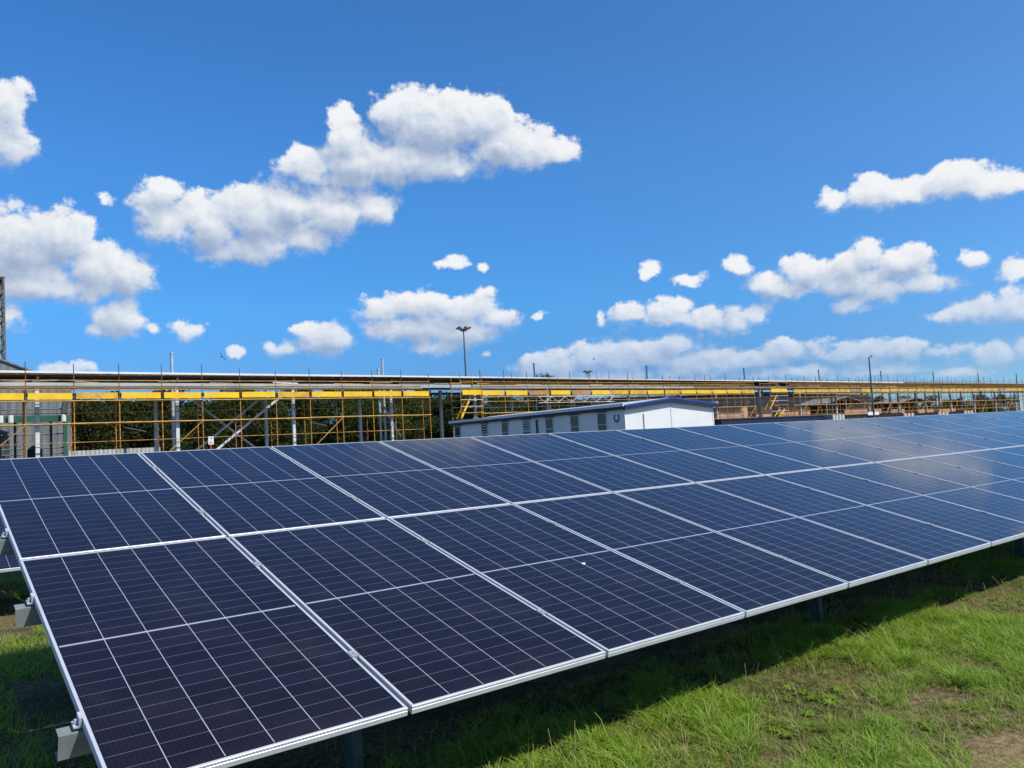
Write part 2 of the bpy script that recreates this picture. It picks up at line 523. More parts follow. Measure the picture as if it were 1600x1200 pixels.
M['pale_blue'] = mat('pale_blue_grey_paint', (0.44, 0.53, 0.55), 0.5, var=0.25, vscale=0.7)
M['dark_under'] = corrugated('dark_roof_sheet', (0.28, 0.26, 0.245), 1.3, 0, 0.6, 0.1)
M['white_trim'] = mat('white_gutter', (0.78, 0.77, 0.73), 0.5, var=0.12, vscale=0.8)
M['brown_grey'] = mat('weathered_gutter', (0.20, 0.185, 0.17), 0.7, var=0.5, vscale=0.8)
M['cabin_white'] = mat('cabin_panel', (0.77, 0.77, 0.735), 0.45, var=0.07, vscale=0.9)
M['cabin_navy'] = mat('navy_fascia', (0.012, 0.017, 0.085), 0.45, var=0.2)
M['cabin_blue'] = mat('blue_fascia_edge', (0.03, 0.055, 0.20), 0.45)
M['cabin_roof'] = corrugated('cabin_roof_sheet', (0.66, 0.68, 0.68), 0.25, 1, 0.45, 0.15, 0.12)
M['glass'] = mat('window_glass', (0.02, 0.026, 0.03), 0.08, spec=0.6)
M['blind'] = mat('window_louvre', (0.11, 0.125, 0.135), 0.5)
M['win_pale'] = mat('pale_window_frame', (0.62, 0.64, 0.65), 0.5)
M['win_frame'] = mat('dark_window_frame', (0.05, 0.055, 0.06), 0.5)
M['navy_box'] = corrugated('navy_container', (0.012, 0.022, 0.055), 0.28, 0, 0.55, 0.1)
M['black_box'] = corrugated('black_container', (0.03, 0.028, 0.027), 0.28, 0, 0.6, 0.1)
M['pale_block'] = mat('pale_block', (0.42, 0.44, 0.45), 0.8, var=0.4, vscale=4)
M['red_block'] = mat('red_brick_pack', (0.44, 0.24, 0.17), 0.85, var=0.5, vscale=5)
M['wrap'] = mat('pale_wrap', (0.66, 0.60, 0.55), 0.6)
M['brick'] = brick_mat('face_brick', (0.62, 0.34, 0.19), (0.55, 0.28, 0.15), (0.42, 0.36, 0.30), 4.2)
M['grey_sheet'] = corrugated('grey_ribbed_sheet', (0.19, 0.20, 0.195), 0.55, 0, 0.55, 0.1, 0.35)
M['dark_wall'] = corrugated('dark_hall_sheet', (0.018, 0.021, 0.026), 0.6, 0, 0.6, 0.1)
M['pale_roof'] = mat('pale_roof_sheet', (0.62, 0.63, 0.62), 0.5, var=0.2)
M['dull_roof'] = mat('dull_roof_sheet', (0.30, 0.27, 0.24), 0.6, var=0.5, vscale=0.8)
M['green'] = mat('green_paint', (0.02, 0.13, 0.075), 0.5, var=0.4, vscale=1.5)
M['fence'] = corrugated('pale_fence_sheet', (0.52, 0.52, 0.48), 0.3, 0, 0.6, 0.1)
M['mast'] = mat('weathered_mast', (0.13, 0.13, 0.13), 0.6, 0.2, var=0.3)
M['lattice'] = mat('grey_lattice', (0.16, 0.155, 0.15), 0.6, 0.2, var=0.4)
M['flue'] = mat('pale_flue', (0.55, 0.58, 0.60), 0.45, 0.3, var=0.2)
M['lamp'] = mat('lamp_glass', (0.5, 0.5, 0.48), 0.2)
M['sign_white'] = mat('white_sign', (0.78, 0.77, 0.73), 0.5)
M['sign_red'] = mat('red_sign_mark', (0.45, 0.04, 0.03), 0.5)
M['bird'] = mat('dark_feather', (0.02, 0.02, 0.022), 0.7)
M['bark'] = mat('bark', (0.10, 0.075, 0.05), 0.9, var=0.4, vscale=6, bump=0.4)


def leaf_mat(name, lo, hi, trans=0.35, rough=0.55, spec=0.3):
    m = bpy.data.materials.new(name)
    m.use_nodes = True
    nt = m.node_tree
    nt.nodes.clear()
    out = nn(nt, 'ShaderNodeOutputMaterial')
    at = nn(nt, 'ShaderNodeAttribute', attribute_name='tone')
    sp = nn(nt, 'ShaderNodeSeparateXYZ')
    nt.links.new(at.outputs['Vector'], sp.inputs[0])
    c = mixc(nt, sp.outputs[0], lo, hi)
    c = mixc(nt, sp.outputs[1], c, (0.55, 0.44, 0.20))          # dry
    pb = nn(nt, 'ShaderNodeBsdfPrincipled')
    pb.inputs['Roughness'].default_value = rough
    pb.inputs['Specular IOR Level'].default_value = spec
    nt.links.new(c, pb.inputs['Base Color'])
    tr = nn(nt, 'ShaderNodeBsdfTranslucent')
    nt.links.new(mixc(nt, 1.0, c, (1.0, 1.1, 0.55), 'MULTIPLY'), tr.inputs['Color'])
    mx = nn(nt, 'ShaderNodeMixShader')
    mx.inputs[0].default_value = trans
    nt.links.new(pb.outputs[0], mx.inputs[1])
    nt.links.new(tr.outputs[0], mx.inputs[2])
    nt.links.new(mx.outputs[0], out.inputs[0])
    return m


M['grass'] = leaf_mat('grass_blade', (0.08, 0.20, 0.012), (0.32, 0.475, 0.042), 0.45)
M['leaf'] = leaf_mat('tree_leaf', (0.008, 0.017, 0.005), (0.046, 0.066, 0.017), 0.3, 0.8, 0.08)
M['leaf2'] = leaf_mat('green_tree_leaf', (0.010, 0.024, 0.006), (0.056, 0.098, 0.020), 0.3, 0.8, 0.08)


# ------------------------------------------------------------------ ground
def ground_mat():
    m = mat('lawn_soil', (0.08, 0.07, 0.03), 0.95, spec=0.1)
    nt = m.node_tree
    b = nt.nodes['Principled BSDF']
    tc = nn(nt, 'ShaderNodeTexCoord')
    a = noise(nt, tc.outputs['Object'], 0.9, 6, 0.6)
    f = noise(nt, tc.outputs['Object'], 22, 6, 0.7)
    c1 = mixc(nt, smooth(nt, f, 0.3, 0.7), (0.06, 0.05, 0.018), (0.28, 0.20, 0.11))
    c2 = mixc(nt, smooth(nt, f, 0.3, 0.7), (0.022, 0.028, 0.008), (0.11, 0.105, 0.04))
    pd = vmth(nt, 'LENGTH', vmth(nt, 'MULTIPLY_ADD', tc.outputs['Object'], (1 / 0.50, 1 / 0.27, 0), (-2.66 / 0.50, 1.30 / 0.27, 0)))
    soil = smooth(nt, mth(nt, 'MULTIPLY_ADD', noise(nt, tc.outputs['Object'], 5.0, 5, 0.6), 0.9, mth(nt, 'SUBTRACT', pd, 0.45)), 1.05, 0.6)
    gcol = mixc(nt, smooth(nt, a, 0.42, 0.6), c2, c1)
    gcol = mixc(nt, soil, gcol, mixc(nt, smooth(nt, f, 0.35, 0.65), (0.17, 0.105, 0.05), (0.34, 0.25, 0.14)))
    nt.links.new(gcol, b.inputs['Base Color'])
    bn = nn(nt, 'ShaderNodeBump')
    bn.inputs['Strength'].default_value = 0.8
    bn.inputs['Distance'].default_value = 0.03
    nt.links.new(f, bn.inputs['Height'])
    nt.links.new(bn.outputs[0], b.inputs['Normal'])
    return m


g = MB()
g.add([(-900, -900, 0), (1500, -900, 0), (1500, 1500, 0), (-900, 1500, 0)], [(0, 1, 2, 3)])
tag(g.build('ground', ground_mat()), kind='structure')


# ---- grass blades
def vnoise(x, y, seed, scale):
    """smooth value noise"""
    r = np.random.default_rng(seed)
    T = r.random((64, 64))
    X, Y = x * scale + 100.3, y * scale + 57.7
    xi, yi = np.floor(X).astype(int), np.floor(Y).astype(int)
    fx, fy = X - xi, Y - yi
    fx, fy = fx * fx * (3 - 2 * fx), fy * fy * (3 - 2 * fy)
    g_ = lambda a, b: T[a % 64, b % 64]
    return (g_(xi, yi) * (1 - fx) * (1 - fy) + g_(xi + 1, yi) * fx * (1 - fy) + g_(xi, yi + 1) * (1 - fx) * fy + g_(xi + 1, yi + 1) * fx * fy)


def scatter(x0, x1, y0, y1, dens):
    n = int((x1 - x0) * (y1 - y0) * dens)
    x = RNG.uniform(x0, x1, n)
    y = RNG.uniform(y0, y1, n)
    return x, y


def make_grass():
    xs, ys = [], []
    for (x0, x1, y0, y1, d) in ((0.3, 5.5, -2.2, 1.2, 8500), (5.5, 9.5, -1.5, 1.6, 5000), (9.5, 14, -1.5, 2.5, 1500),
                                (-2.2, 0.6, 1.0, 6.3, 1800), (-2.2, 0.6, 6.3, 14, 900),
                                (-3.5, 0.3, -3.5, 1.0, 500), (0.3, 9.5, -5, -2.2, 500), (0.6, 14, 1.6, 4, 300), (9.5, 22, -5, 3, 350)):
        a, b = scatter(x0, x1, y0, y1, d)
        xs.append(a)
        ys.append(b)
    x, y = np.concatenate(xs), np.concatenate(ys)
    # tufts: pull most blades towards clump centres
    lush = 0.6 * vnoise(x, y, 3, 1.7) + 0.4 * vnoise(x, y, 4, 5.3)
    lush = np.clip((lush - 0.33) / 0.32, 0, 1)
    bare = vnoise(x, y, 9, 0.9) * 0.5 + vnoise(x, y, 10, 2.9) * 0.5
    patch = 1.0 - np.clip(np.hypot((x - 2.66) / 0.50, (y + 1.30) / 0.27) + 0.6 * (vnoise(x, y, 21, 6.0) - 0.5), 0, 1)
    patch += 0.7 * (1.0 - np.clip(np.hypot((x - 3.25) / 0.28, (y + 0.62) / 0.16) + 0.6 * (vnoise(x, y, 22, 8.0) - 0.5), 0, 1))
    bare = bare + 0.9 * np.clip(patch * 1.6, 0, 1)
    lush = lush * (1 - np.clip(patch * 1.5, 0, 1))
    shade = np.clip((y - 0.62) / 0.35, 0, 1) * (x > -1.0) * (y < 4.6)      # grass thinned and toned down here to deepen the panel shade
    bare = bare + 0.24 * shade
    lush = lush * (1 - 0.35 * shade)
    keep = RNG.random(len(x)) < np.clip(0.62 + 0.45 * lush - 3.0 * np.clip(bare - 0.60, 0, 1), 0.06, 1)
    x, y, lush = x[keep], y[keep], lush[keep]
    n = len(x)
    cell = 0.10
    cx, cy = np.round(x / cell), np.round(y / cell)
    h_ = np.sin(cx * 127.1 + cy * 311.7) * 43758.5453
    h2 = np.sin(cx * 269.5 + cy * 183.3) * 43758.5453
    jx, jy = h_ - np.floor(h_) - 0.5, h2 - np.floor(h2) - 0.5
    pull = RNG.uniform(0.0, 0.85, n) * (RNG.random(n) < 0.75)
    x = x + (((cx + jx * 0.8) * cell) - x) * pull
    y = y + (((cy + jy * 0.8) * cell) - y) * pull
    hgt = (0.024 + 0.046 * lush) * RNG.uniform(0.5, 1.45, n)
    tall = RNG.random(n) < 0.006
    hgt *= 0.65 + 0.8 * (h_ * 3.7 - np.floor(h_ * 3.7))
    hgt[tall] *= 2.0
    # outward lean from the tuft centre, plus random
    ang = np.arctan2(jy + RNG.normal(0, .5, n), jx + RNG.normal(0, .5, n)) + RNG.normal(0, 0.9, n)
    lean = RNG.uniform(0.5, 2.0, n)
    dry = (RNG.random(n) < (0.40 - 0.32 * lush))
    lean[dry] += 0.5
    wid = RNG.uniform(0.0026, 0.0058, n) * (0.8 + 0.5 * lush)
    dx, dy = np.cos(ang), np.sin(ang)
    tw = ang + PI / 2 + RNG.normal(0, 0.5, n)
    wx, wy = np.cos(tw) * wid / 2, np.sin(tw) * wid / 2
    V = np.zeros((n, 6, 3))
    for i, (t, wf) in enumerate(((0, 1.0), (0.55, 0.8), (1.0, 0.12))):
        off = lean * hgt * t ** 1.8
        px, py = x + dx * off, y + dy * off
        pz = hgt * t * np.cos(np.clip(lean, 0, 1.3) * 0.5 * t)
        V[:, 2 * i, 0], V[:, 2 * i, 1], V[:, 2 * i, 2] = px - wx * wf, py - wy * wf, pz
        V[:, 2 * i + 1, 0], V[:, 2 * i + 1, 1], V[:, 2 * i + 1, 2] = px + wx * wf, py + wy * wf, pz
    V[:, 0:2, 2] -= 0.005
    base = (np.arange(n) * 6)[:, None]
    F = np.concatenate([base + np.array([[0, 1, 3, 2]]), base + np.array([[2, 3, 5, 4]])])
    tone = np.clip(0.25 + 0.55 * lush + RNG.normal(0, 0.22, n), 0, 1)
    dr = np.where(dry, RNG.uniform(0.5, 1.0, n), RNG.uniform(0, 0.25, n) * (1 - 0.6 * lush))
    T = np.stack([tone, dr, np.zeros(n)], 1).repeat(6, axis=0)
    V = V.reshape(-1, 3)
    # flat broad-leaved weeds among the blades
    wv, wf, wt, q = [], [], [], len(V)
    for _ in range(420):
        wx0, wy0 = RNG.uniform(0.4, 9.5), RNG.uniform(-2.2, 0.9)
        if (wx0 < 1.0 and wy0 < 0) or math.hypot((wx0 - 2.66) / 0.6, (wy0 + 1.30) / 0.35) < 1.1:
            continue
        nl = RNG.integers(5, 10)
        g0 = RNG.uniform(0.15, 0.75)
        for l_ in range(nl):
            a = 2 * PI * l_ / nl + RNG.uniform(-0.4, 0.4)
            ln, wd = RNG.uniform(0.03, 0.075), RNG.uniform(0.006, 0.014)
            c_, s_ = math.cos(a), math.sin(a)
            for (t_, w2, z_) in ((0.05, 0.3, 0.004), (0.55, 1.0, 0.026), (1.0, 0.15, 0.014)):
                for sg in (-1, 1):
                    wv.append((wx0 + c_ * ln * t_ - s_ * wd * w2 * sg, wy0 + s_ * ln * t_ + c_ * wd * w2 * sg, z_))
                    wt.append((g0, 0.0, 0.0))
            wf += [(q, q + 1, q + 3, q + 2), (q + 2, q + 3, q + 5, q + 4)]
            q += 6
    # thin dry stalks standing above the lawn
    for _ in range(900):
        sx, sy = RNG.uniform(0.4, 11), RNG.uniform(-2.2, 1.1)
        h3, a = RNG.uniform(0.09, 0.20), RNG.uniform(0, 2 * PI)
        le = RNG.uniform(0.2, 0.9)
        for t_ in (0.0, 0.5, 1.0):
            for sg in (-1, 1):
                wv.append((sx + math.cos(a) * h3 * le * t_ ** 2 + sg * 0.0011 * math.sin(a), sy + math.sin(a) * h3 * le * t_ ** 2 - sg * 0.0011 * math.cos(a), h3 * t_ * 0.9))
                wt.append((0.8, 0.9, 0.0))
        wf += [(q, q + 1, q + 3, q + 2), (q + 2, q + 3, q + 5, q + 4)]
        q += 6
    V = np.concatenate([V, np.array(wv)])
    F = np.concatenate([F, np.array(wf)])
    T = np.concatenate([T, np.array(wt)])
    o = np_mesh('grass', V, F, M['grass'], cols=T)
    return tag(o, 'unmown green and straw coloured grass in front of and under the panels', 'grass', kind='stuff')


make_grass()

# ------------------------------------------------------------------ solar arrays
TILT = R(15)
CT, ST = math.cos(TILT), math.sin(TILT)
PW, PL, PITCH, LOWZ = 1.134, 2.279, 1.154, 0.58


def on_plane(u, v, n, y0=0.0):
    return Vector((u, y0 + v * CT - n * ST, LOWZ + v * ST + n * CT))


def make_panel():
    t = thing('solar_panel', '', 'solar panel')
    # frame: one profile swept round the four mitred corners
    prof = [(0.013, -0.0045), (0.013, 0.0), (0.0012, 0.0), (0.0, -0.0012), (0.0, -0.009), (0.0022, -0.0105),
            (0.0022, -0.0135), (0.0, -0.015), (0.0, -0.035), (0.028, -0.035), (0.028, -0.033), (0.004, -0.0325)]
    m = MB()
    vs = []
    for (cx, cy, sx, sy) in ((0, 0, 1, 1), (PW, 0, -1, 1), (PW, PL, -1, -1), (0, PL, 1, -1)):
        for (o_, n_) in prof:
            vs.append((cx + sx * o_, cy + sy * o_, n_))
    k = len(prof)
    fs = []
    for s in range(4):
        for i in range(k - 1):
            a, b_ = s * k + i, s * k + i + 1
            c, d = ((s + 1) % 4) * k + i + 1, ((s + 1) % 4) * k + i
            fs.append((a, d, c, b_))
    m.add(vs, fs)
    m.build('frame', M['alu'], t)
    g_ = MB()
    g_.box(0.006, PW - 0.006, 0.006, PL - 0.006, -0.0075, -0.0025)
    g_.build('glass', M['cells'], t)
    b = MB()
    b.box(0.47, 0.66, 1.10, 1.18, -0.03, -0.0075)
    b.build('junction_box', M['black'], t)
    t.rotation_euler = (TILT, 0, 0)
    return t


PANEL = make_panel()
panel_used = False


def put_panel(u, v, y0, label, group):
    global panel_used
    o = copy_tree(PANEL) if panel_used else PANEL
    panel_used = True
    o.location = on_plane(u, v, 0, y0)
    o['label'] = label
    o['group'] = group
    return o


NC = 24
for row in (0, 1):
    for j in range(NC):
        du = RNG.normal(0, 0.0012)
        rn = 'lower' if row == 0 else 'upper'
        if j == 0:
            lab = 'dark blue solar panel at the open left end of the %s row' % rn
        elif j == 2 and row == 0:
            lab = 'dark blue solar panel with a white dropping, %s from left in lower row' % ORD[j]
        else:
            lab = 'dark blue solar panel, %s from the left end of the %s row' % (ORD[j], rn)
        o = put_panel(-1.144 + PITCH * j + du, row * (PL + 0.02), 0, lab, 'solar panels of the front array')
        if j == 3 and row == 0:
            pass
        if j == 2 and row == 0:
            d = MB()
            for (ox, oy, r_) in ((0, 0, 0.012), (0.012, 0.006, 0.007)):
                n_ = 10
                ring = [(ox + r_ * math.cos(2 * PI * i / n_) * RNG.uniform(0.8, 1.2), oy + r_ * math.sin(2 * PI * i / n_) * 1.3, -0.0022) for i in range(n_)]
                top = [(ox + (x - ox) * 0.6, oy + (y - oy) * 0.6, 0.0006 + 0.0002 * (r_ < 0.01)) for x, y, z in ring]
                d.add(ring + top, [(i, (i + 1) % n_, n_ + (i + 1) % n_, n_ + i) for i in range(n_)] + [tuple(range(n_, 2 * n_))])
            dd = d.build('bird_dropping', M['dropping'], o)
            dd.location = (0.755, 1.01, 0)
k2 = 0
for row in (0, 1):
    for j in range(3):
        rn = 'lower' if row == 0 else 'upper'
        put_panel(-2.31 + PITCH * j, row * (PL + 0.02), 7.78,
                  'solar panel in the array behind, %s from left in its %s row' % (ORD[j], rn), 'solar panels of the array behind')


def make_rack(y0, u0, u1, posts, label):
    t = thing('mounting_rack', label, 'mounting rack', (0, 0, 0))
    vs_ = (0.52, 1.76, 2.82, 4.06)
    up = Vector((0, -ST, CT))
    sl = Vector((0, CT, ST))
    for v in vs_:
        m = MB()
        # C section with lips: web faces down the slope
        for (a, b, w, h) in (((v - 0.03, -0.0865), None, 0.004, 0.097), ((v, -0.0395), None, 0.06, 0.004), ((v, -0.1335), None, 0.06, 0.004)):
            vv, n_ = a
            A_, B_ = on_plane(u0, vv, n_ - 0.012, y0), on_plane(u1, vv, n_ - 0.012, y0)
            m.bar(A_, B_, w, h, up=up)
        m.build('purlin', M['mid_galv'], t)
    for (pu) in posts:
        m = MB()
        m.bar(on_plane(pu, 0.42, -0.200, y0), on_plane(pu, 4.25, -0.200, y0), 0.05, 0.10, up=up)
        m.build('rafter', M['shade_galv'], t)
        for yy in (0.87, 3.45):
            z1 = LOWZ + (yy / CT) * ST - 0.30
            m = MB()
            m.box(pu - 0.028, pu + 0.028, y0 + yy - 0.003, y0 + yy + 0.003, -0.3, z1 + 0.02)
            m.box(pu - 0.028, pu - 0.024, y0 + yy + 0.0031, y0 + yy + 0.09, -0.3, z1 + 0.02)
            m.box(pu + 0.024, pu + 0.028, y0 + yy + 0.0031, y0 + yy + 0.09, -0.3, z1 + 0.02)
            m.build('post', M['shade_galv'], t)
    return t


def clamp_mesh(end=False):
    m = MB()
    if end:
        m.box(-0.030, -0.002, -0.025, 0.025, -0.036, -0.030)
        m.box(-0.012, -0.002, -0.025, 0.025, -0.030, 0.0035)
        m.box(-0.0018, 0.010, -0.025, 0.025, 0.0006, 0.0035)
        m.tube((-0.021, 0, -0.0299), (-0.021, 0, -0.012), 0.006, n=6)
    else:
        m.box(-0.019, 0.019, -0.03, 0.03, 0.0008, 0.0038)
        m.box(-0.0075, 0.0075, -0.03, 0.03, -0.030, 0.0006)
        m.tube((0, 0, 0.0039), (0, 0, 0.009), 0.0065, n=6)
    return m


def add_clamps(t, y0, us, end_u, limit):
    mid_o = end_o = None
    for v in (0.52, 1.76, 2.82, 4.06):
        if end_o is None:
            end_o = o = clamp_mesh(True).build('end_clamp', M['alu'], t)
        else:
            o = end_o.copy()
            C.objects.link(o)
        o.location = on_plane(end_u, v, 0, y0)
        o.rotation_euler = (TILT, 0, 0)
        for u in us[:limit]:
            if mid_o is None:
                mid_o = o = clamp_mesh(False).build('mid_clamp', M['galv'], t)
            else:
                o = mid_o.copy()
                C.objects.link(o)
            o.location = on_plane(u, v, 0, y0)
            o.rotation_euler = (TILT, 0, 0)


rack = make_rack(0.0, -1.225, -1.144 + PITCH * NC + 0.1, [0.18 + 4.3 * i for i in range(7)],
                 'galvanised steel posts and purlins carrying the front array')
add_clamps(rack, 0.0, [PITCH * j for j in range(NC - 1)], -1.144, 23)
for j in range(NC - 1):
    # dark strip added under each joint to stop sun through the gap
    m = MB()
    m.bar(on_plane(PITCH * j, 0.10, -0.037), on_plane(PITCH * j, 4.47, -0.037), 0.034, 0.003, up=(0, -ST, CT))
    m.build('gap_sun_block', M['black'], rack)
rack2 = make_rack(7.78, -2.45, 1.3, [-1.2, 0.9], 'steel posts and purlins carrying the array behind at left')
add_clamps(rack2, 7.78, [-2.31 + PITCH * j - 0.01 for j in (1, 2)], -2.31, 2)


# ------------------------------------------------------------------ prefab cabin
def make_cabin():
    X0, X1, Y0, Y1, ZE, ZR = 19.06, 24.0, 17.1, 28.0, 2.80, 3.04
    XM = (X0 + X1) / 2
    t = thing('prefab_cabin', 'long white prefab cabin with navy roof edge and a row of small windows', 'cabin', (X0, Y0, 0))
    L = lambda x, y, z: (x - X0, y - Y0, z)
    w = MB()
    poly = [(0, 0.12), (X1 - X0, 0.12), (X1 - X0, ZE - 0.02), (XM - X0, ZR - 0.02), (0, ZE - 0.02)]
    w.prism(poly, 0, Y1 - Y0)
    w.build('wall', M['cabin_white'], t)
    p = MB()
    p.box(0.05, X1 - X0 - 0.05, 0.05, Y1 - Y0 - 0.05, 0, 0.118)
    p.build('plinth', M['dark_steel'], t)
    # panel joints: slim cover strips
    for xx in (0.95, XM - X0):
        s = MB()
        s.box(xx - 0.025, xx + 0.025, -0.012, 0.03, 0.14, (ZE - 0.30 if xx < 1 else ZR - 0.06))
        s.build('cover_strip', M['white_steel'] if xx > 1 else M['dark_steel'], t)
    c = MB()
    c.box(-0.014, 0.05, -0.014, 0.05, 0.12, ZE - 0.14)
    c.build('corner_trim', M['white_trim'], t)
    c = MB()
    c.box(X1 - X0 - 0.05, X1 - X0 + 0.012, -0.014, 0.05, 0.12, ZE - 0.14)
    c.build('corner_trim', M['white_trim'], t)
    # roof: two thin slopes with overhang
    ov = 0.10
    rf = MB()
    sl_ = (ZR - ZE) / (XM - X0)
    for sgn in (-1, 1):
        xe = -ov if sgn < 0 else X1 - X0 + ov
        ze = ZE - sl_ * ov
        xm = XM - X0
        poly = [(xe, ze), (xm, ZR), (xm, ZR + 0.04), (xe, ze + 0.04)]
        rf.prism(poly if sgn < 0 else poly[::-1], -0.13, Y1 - Y0 + 0.13)
    rf.build('roof', M['cabin_roof'], t)
    # fascias
    f = MB()
    f.box(-ov - 0.025, -ov + 0.005, -0.15, Y1 - Y0 + 0.15, ZE - sl_ * ov - 0.115, ZE - sl_ * ov + 0.012)
    f.build('side_fascia', M['cabin_navy'], t)
    f = MB()
    f.box(X1 - X0 + ov - 0.005, X1 - X0 + ov + 0.025, -0.15, Y1 - Y0 + 0.15, ZE - sl_ * ov - 0.115, ZE - sl_ * ov + 0.012)
    f.build('side_fascia', M['cabin_navy'], t)
    for (a, b_, mm, nm, y_) in ((-0.135, -0.020, 'cabin_navy', 'gable_fascia', -0.155), (-0.018, 0.045, 'cabin_blue', 'gable_capping', -0.165)):
        f = MB()
        for sgn in (-1, 1):
            xe = -ov - 0.02 if sgn < 0 else X1 - X0 + ov + 0.02
            ze = ZE - sl_ * (ov + 0.02)
            xm = XM - X0
            poly = [(xe, ze + a), (xm, ZR + a), (xm, ZR + b_), (xe, ze + b_)]
            f.prism(poly if sgn < 0 else poly[::-1], y_, -0.135)
        f.build(nm, M[mm], t)
    for xe in (-ov - 0.085, X1 - X0 + ov + 0.026):
        f = MB()
        f.box(xe, xe + 0.059, -0.125, Y1 - Y0 + 0.13, ZE - sl_ * ov - 0.006, ZE - sl_ * ov + 0.10)
        f.build('gutter', M['white_trim'], t)
    # windows in the long side
    kinds = [0, 1, 0, 1, 0, 2, 2]
    for i, yc in enumerate((27.65, 25.55, 24.07, 22.63, 21.2, 19.72, 18.24)):
        y = yc - Y0
        zb, zt = 1.98, 2.60
        fr = MB()
        hw = 0.215
        for (a0, a1, b0, b1) in ((y - hw - 0.03, y - hw, zb - 0.03, zt + 0.03), (y + hw, y + hw + 0.03, zb - 0.03, zt + 0.03),
                                 (y - hw, y + hw, zt, zt + 0.03), (y - hw, y + hw, zb - 0.03, zb), (y - hw, y + hw, zb + 0.20, zb + 0.225)):
            fr.box(-0.03, -0.001, a0, a1, b0, b1)
        wf = fr.build('window', M['win_pale'], t)
        gl = MB()
        gl.box(-0.012, -0.0015, y - hw, y + hw, zb, zt)
        gl.build('pane', M['glass'], wf)
        hd = MB()
        hd.box(-0.05, -0.001, y - hw - 0.06, y + hw + 0.06, zt + 0.031, zt + 0.06)
        hd.build('lintel', M['win_frame'], wf)
        if kinds[i] == 1:
            lv = MB()
            for q in range(5):
                lv.box(-0.022, -0.0125, y - hw + 0.01, y + hw - 0.01, zb + 0.06 + q * 0.115, zb + 0.085 + q * 0.115)
            lv.build('louvre', M['win_pale'], wf)
        elif kinds[i] == 0:
            lv = MB()
            for q in range(4):
                lv.box(-0.022, -0.0125, y - hw + 0.01, y + hw - 0.01, zb + 0.11 + q * 0.14, zb + 0.122 + q * 0.14)
            lv.build('burglar_bar', M['blind'], wf)
        else:
            lv = MB()
            lv.box(-0.022, -0.0125, y - hw + 0.01, y + hw - 0.01, zb + 0.165, zb + 0.205)
            lv.build('transom_bar', M['blind'], wf)
    dp = MB()
    dp.tube((-0.05, 21.95 - Y0, 0.1), (-0.05, 21.95 - Y0, 2.6), 0.035)
    dp.build('downpipe', M['cabin_navy'], t)
    # horseshoe emblem: open ring with a short tail, on the long wall by the corner
    em = MB()
    yc, zc, r0, r1 = 17.50 - Y0, 2.40, 0.085, 0.145
    n_ = 20
    a0, a1 = R(125), R(415)
    vs, fs = [], []
    for i in range(n_ + 1):
        a = a0 + (a1 - a0) * i / n_
        for rr in (r0, r1):
            for xx in (-0.012, -0.001):
                vs.append((xx, yc - rr * math.cos(a), zc + rr * 1.15 * math.sin(a)))
    for i in range(n_):
        b = i * 4
        fs += [(b, b + 2, b + 6, b + 4), (b, b + 4, b + 5, b + 1), (b + 2, b + 3, b + 7, b + 6)]
    fs += [(0, 1, 3, 2), (n_ * 4, n_ * 4 + 2, n_ * 4 + 3, n_ * 4 + 1)]
    em.add(vs, fs)
    em.build('emblem', M['cabin_blue'], t)
    return t


make_cabin()


# ------------------------------------------------------------------ containers and pallets beyond the array
def container(x0, x1, y, h, mkey, label):
    t = thing('shipping_container', label, 'container', (x0, y, 0))
    L_ = x1 - x0
    b = MB()
    b.box(0.06, L_ - 0.06, 0.05, 2.38, 0.14, h - 0.08)
    b.build('body', M[mkey], t)
    r = MB()
    for (yy) in (0.0, 2.36):
        r.box(0, L_, yy, yy + 0.07, h - 0.10, h)
        r.box(0, L_, yy, yy + 0.07, 0.03, 0.15)
    for xx in (0, L_ - 0.12):
        for yy in (0.0, 2.36):
            r.box(xx, xx + 0.12, yy + 0.001, yy + 0.069, 0.151, h - 0.101)
        r.box(xx + 0.02, xx + 0.10, 0.071, 2.359, h - 0.09, h - 0.01)
        r.box(xx + 0.02, xx + 0.10, 0.071, 2.359, 0.04, 0.14)
    r.build('corner_frame', M[mkey], t)
    rf = MB()
    rf.box(0.12, L_ - 0.12, 0.071, 2.359, h - 0.06, h - 0.02)
    rf.build('roof', M[mkey], t)
    return t


container(42.6, 55.0, 31.0, 2.59, 'navy_box', 'long navy shipping container behind the array, right of the white cabin')
container(57.6, 67.2, 31.0, 2.52, 'black_box', 'black shipping container behind the array with a white sign board')
container(67.9, 80.0, 31.4, 2.42, 'black_box', 'black shipping container behind the brick packs at far right')
sg = MB()
sg.box(0, 1.75, 0, 0.04, 0, 0.26)
o = sg.build('sign_board', M['sign_white'])
o.location = (61.45, 30.93, 2.40)
tag(o, 'blank white sign board on the edge of the black container by the lamp pole', 'sign')


def pallet(x, y, z0, w, h, n, mkey, label, group, rz=0.0):
    t = thing('brick_pack', label, 'brick pack', (x, y, 0), rz, group)
    p = MB()
    for q in range(3):
        p.box(0, w, 0.0 + q * 0.42, 0.12 + q * 0.42, 0.0, 0.10)
    p.box(0, w, 0, 0.96, 0.101, 0.13)
    p.build('pallet', M['timber'], t)
    s = MB()
    for k_ in range(n):
        wd = w / n
        s.box(k_ * wd + 0.03, (k_ + 1) * wd - 0.03, 0.02, 0.94, 0.131, h - 0.001 - 0.03 * (k_ % 2))
    s.build('block_stack', M[mkey], t)
    for k_ in range(n):
        wd = w / n
        st = MB()
        st.box((k_ + 0.35) * wd, (k_ + 0.65) * wd, 0.005, 0.019, 0.14, h - 0.05)
        st.build('wrap_band', M['wrap'], t)
    return t


